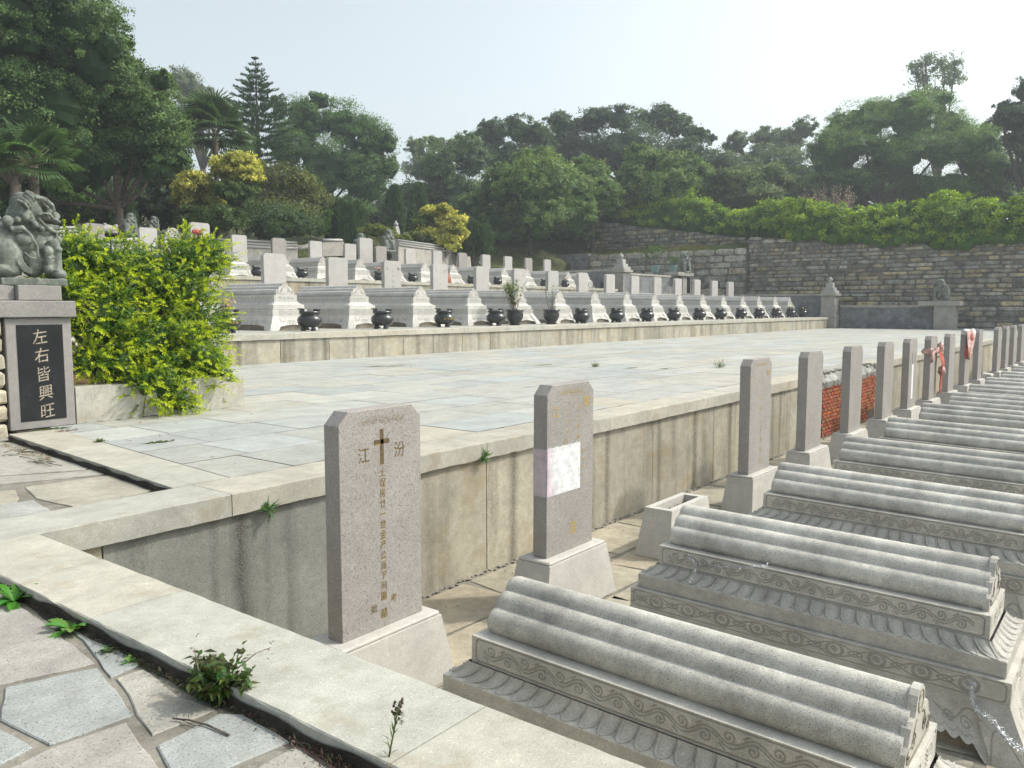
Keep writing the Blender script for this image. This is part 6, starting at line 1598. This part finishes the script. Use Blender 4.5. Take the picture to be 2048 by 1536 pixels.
# fan palms
def palm(px, py, dist, R, label, nf=26, seed=1, crown_h=None):
    rg = np.random.default_rng(seed); c = ond(px, py, dist); g = terr(c.x, c.y); g = g if g > -1 else 0; k = dist/FPX; R = R*k
    root = tag(empty('fan_palm', (c.x, c.y, g)), label, 'palm'); H = c.z-g
    mb = MB(); mb.tube([(0, 0, -.2), (0, 0, H*.6), (0, 0, H)], [.20, .15, .2], 9); obj('trunk', mb.mesh('trunk', MT['bark']), root)
    P = []; D = []; Lg = []; Nn = []; T = []; ms = MB()
    for f in range(nf):
        a = 2*PI*f/nf*2.62+rg.uniform(-.2, .2); el = rg.uniform(-.35, 1.25); d = np.array([math.cos(a)*math.cos(el), math.sin(a)*math.cos(el), math.sin(el)])
        o_ = np.array([0, 0, H]); h_ = o_+d*R*.5+np.array([0, 0, .05*R]); s = unit(np.cross(d, [0, 0, 1])); u = np.cross(s, d)
        ms.tube([o_, (o_+h_)/2+np.array([0, 0, .04*R]), h_], [.03, .025, .02], 4, (1.2, 1.4, .9))
        dead = el < -.35; col = np.array([.20, .17, .10]) if dead else np.array([.045, .085, .028])*rg.uniform(.7, 1.6)
        for q in np.linspace(-1.9, 1.9, 30):
            dd = d*math.cos(q)+s*math.sin(q); P.append(h_); D.append(dd-np.array([0, 0, .1])); Lg.append(R*.58*(1-.12*abs(q))*rg.uniform(.9, 1.05)); Nn.append(u+rg.normal(0, .12, 3)); T.append(col*rg.uniform(.8, 1.25))
    P, D, Lg, Nn, T = map(np.array, (P, D, Lg, Nn, T)); D = unit(D)
    Q1 = leafquads(P, D, Lg*.75, R*.075, rg, unit(Nn)); Q2 = leafquads(P+D*(Lg*.6)[:, None], D-np.array([0, 0, .55]), Lg*.42, R*.03, rg, unit(Nn))
    obj('fronds', np_mesh('fronds', np.concatenate([Q1, Q2]), 4, MT['bushleaf'], np.repeat(np.concatenate([T, T*1.25]), 4, 0)), root); obj('leaf_stalks', ms.mesh('leaf_stalks', MT['stem']), root)
palm(66, 332, 33, 98, 'fan palm with drooping pale fronds at the left edge', 26, 2)
palm(430, 272, 54, 92, 'fan palm between the dark left trees and the norfolk pine', 34, 5)
# pink blossom tree
rt2 = np.random.default_rng(8)
q = ond(1660, 410, 74); g = terr(q.x, q.y); root = tag(empty('blossom_tree', (q.x, q.y, g)), 'small bare tree with pale pink blossom behind the hedge', 'tree')
mb = MB(); P = []
for i in range(46):
    a = rt2.uniform(-1, 1); p = Vector((rt2.uniform(-.4, .4), rt2.uniform(-.4, .4), 0)); e = Vector((-.62*a*2.6+rt2.uniform(-.3, .3), .78*a*2.6, (q.z-g)+rt2.uniform(.6, 2.3)*(1-.35*abs(a)))); m_ = p.lerp(e, .5)+Vector((0, 0, .2)); mb.tube([p, m_, e], [.05, .03, .012], 4)
    for s in np.linspace(.55, 1, 26): v = (m_.lerp(e, (s-.5)*2)); P.append(np.array(v)+rt2.normal(0, .09, 3))
P = np.array(P); Q = leafquads(P, rt2.normal(size=P.shape), .10, .09, rt2); T = np.repeat(np.array([.62, .44, .48])*rt2.uniform(.7, 1.2, (len(P), 1)), 4, 0)
obj('blossoms', np_mesh('blossoms', Q, 4, MT['leaf'], T), root); obj('branches', mb.mesh('branches', MT['bark']), root)
# hedge on the rubble wall, as one long clipped-and-grown-out hedge
hb = []; rh = np.random.default_rng(31)
y = 47.0
while y > -30:
    X = 76.2 if y > 30 else (76.2-(30-y)*.9 if y > 22 else 69.0)
    zt = (7.3+(y-26)*.155) if y > 24.5 else top1(y)
    hh = 2.6+.3*math.sin(y*.55)+rh.uniform(-.25, .3)+(.5 if y < 14 else 0); r_ = 1.3
    hb.append((X-.1, y, zt+hh*.40-.45*(y < 20), 1.5, 1.15, hh*.82)); hb.append((X+.5, y, zt+hh*.80, 1.0, .9, hh*.42)); 
    if y < 24: hb.append((XW-.15, y, zt+.25+rh.uniform(-.3, .25), .55, 1.0, .7))
    y -= .95
Q, T = crown_arrays(hb, 120000, .24, rh, (.08, .19, .012), (.40, .52, .025), clump=.24, core=True, lw=.45)
tag(obj('hedge', np_mesh('hedge', Q, 4, MT['leaf'], T)), 'long bright yellow green hedge growing along the top of the rubble wall', 'hedge')
# ------------------------------------------------------------------ world, sun, haze
w = bpy.data.worlds.new('World'); scene.world = w; w.use_nodes = True
nt = w.node_tree; bg = nt.nodes['Background']
sky = nt.nodes.new('ShaderNodeTexSky'); sky.sky_type = 'NISHITA'; sky.sun_disc = False
AZ, EL = math.radians(-42), math.radians(46.5)
sd = Vector((math.cos(AZ)*math.cos(EL), math.sin(AZ)*math.cos(EL), math.sin(EL)))
sky.sun_elevation = EL; sky.sun_rotation = math.atan2(sd.x, sd.y)
sky.air_density = 1.0; sky.dust_density = 4.5; sky.ozone_density = 1.0; sky.altitude = 50
hs = nt.nodes.new('ShaderNodeHueSaturation'); hs.inputs['Saturation'].default_value = .40; hs.inputs['Value'].default_value = 1.05
nt.links.new(sky.outputs['Color'], hs.inputs['Color']); mx = nt.nodes.new('ShaderNodeMix'); mx.data_type = 'RGBA'; mx.blend_type = 'MULTIPLY'; mx.inputs[0].default_value = 1.; mx.inputs[7].default_value = (.985, 1.03, .985, 1)
nt.links.new(hs.outputs['Color'], mx.inputs[6]); nt.links.new(mx.outputs[2], bg.inputs['Color'])
bg.inputs['Strength'].default_value = .15
sl = bpy.data.lights.new('sun', 'SUN'); sl.energy = 2.0; sl.angle = math.radians(2.0); sl.color = (1, .94, .84)
so = bpy.data.objects.new('sun', sl); COL.objects.link(so); so.rotation_euler = sd.to_track_quat('Z', 'Y').to_euler()
HZ = .001
if HZ:
    mb = MB(); mb.box(-420, 950, -520, 950, -4.2, 60)
    hm, hnt, hout = nodes('haze air')
    pv = hnt.nodes.new('ShaderNodeVolumePrincipled'); pv.inputs['Color'].default_value = (.86, .92, 1., 1); pv.inputs['Density'].default_value = HZ
    pv.inputs['Anisotropy'].default_value = .2
    hnt.links.new(pv.outputs['Volume'], hout.inputs['Volume'])
    hz = obj('haze', mb.mesh('haze', hm)); tag(hz, 'thin pale haze in the air', 'haze', kind='stuff')
scene.view_settings.view_transform = 'Standard'; scene.view_settings.look = 'None'
scene.view_settings.exposure = .72; scene.view_settings.gamma = 1
scene.cycles.max_bounces = 6; scene.cycles.volume_bounces = 0; scene.cycles.transparent_max_bounces = 8
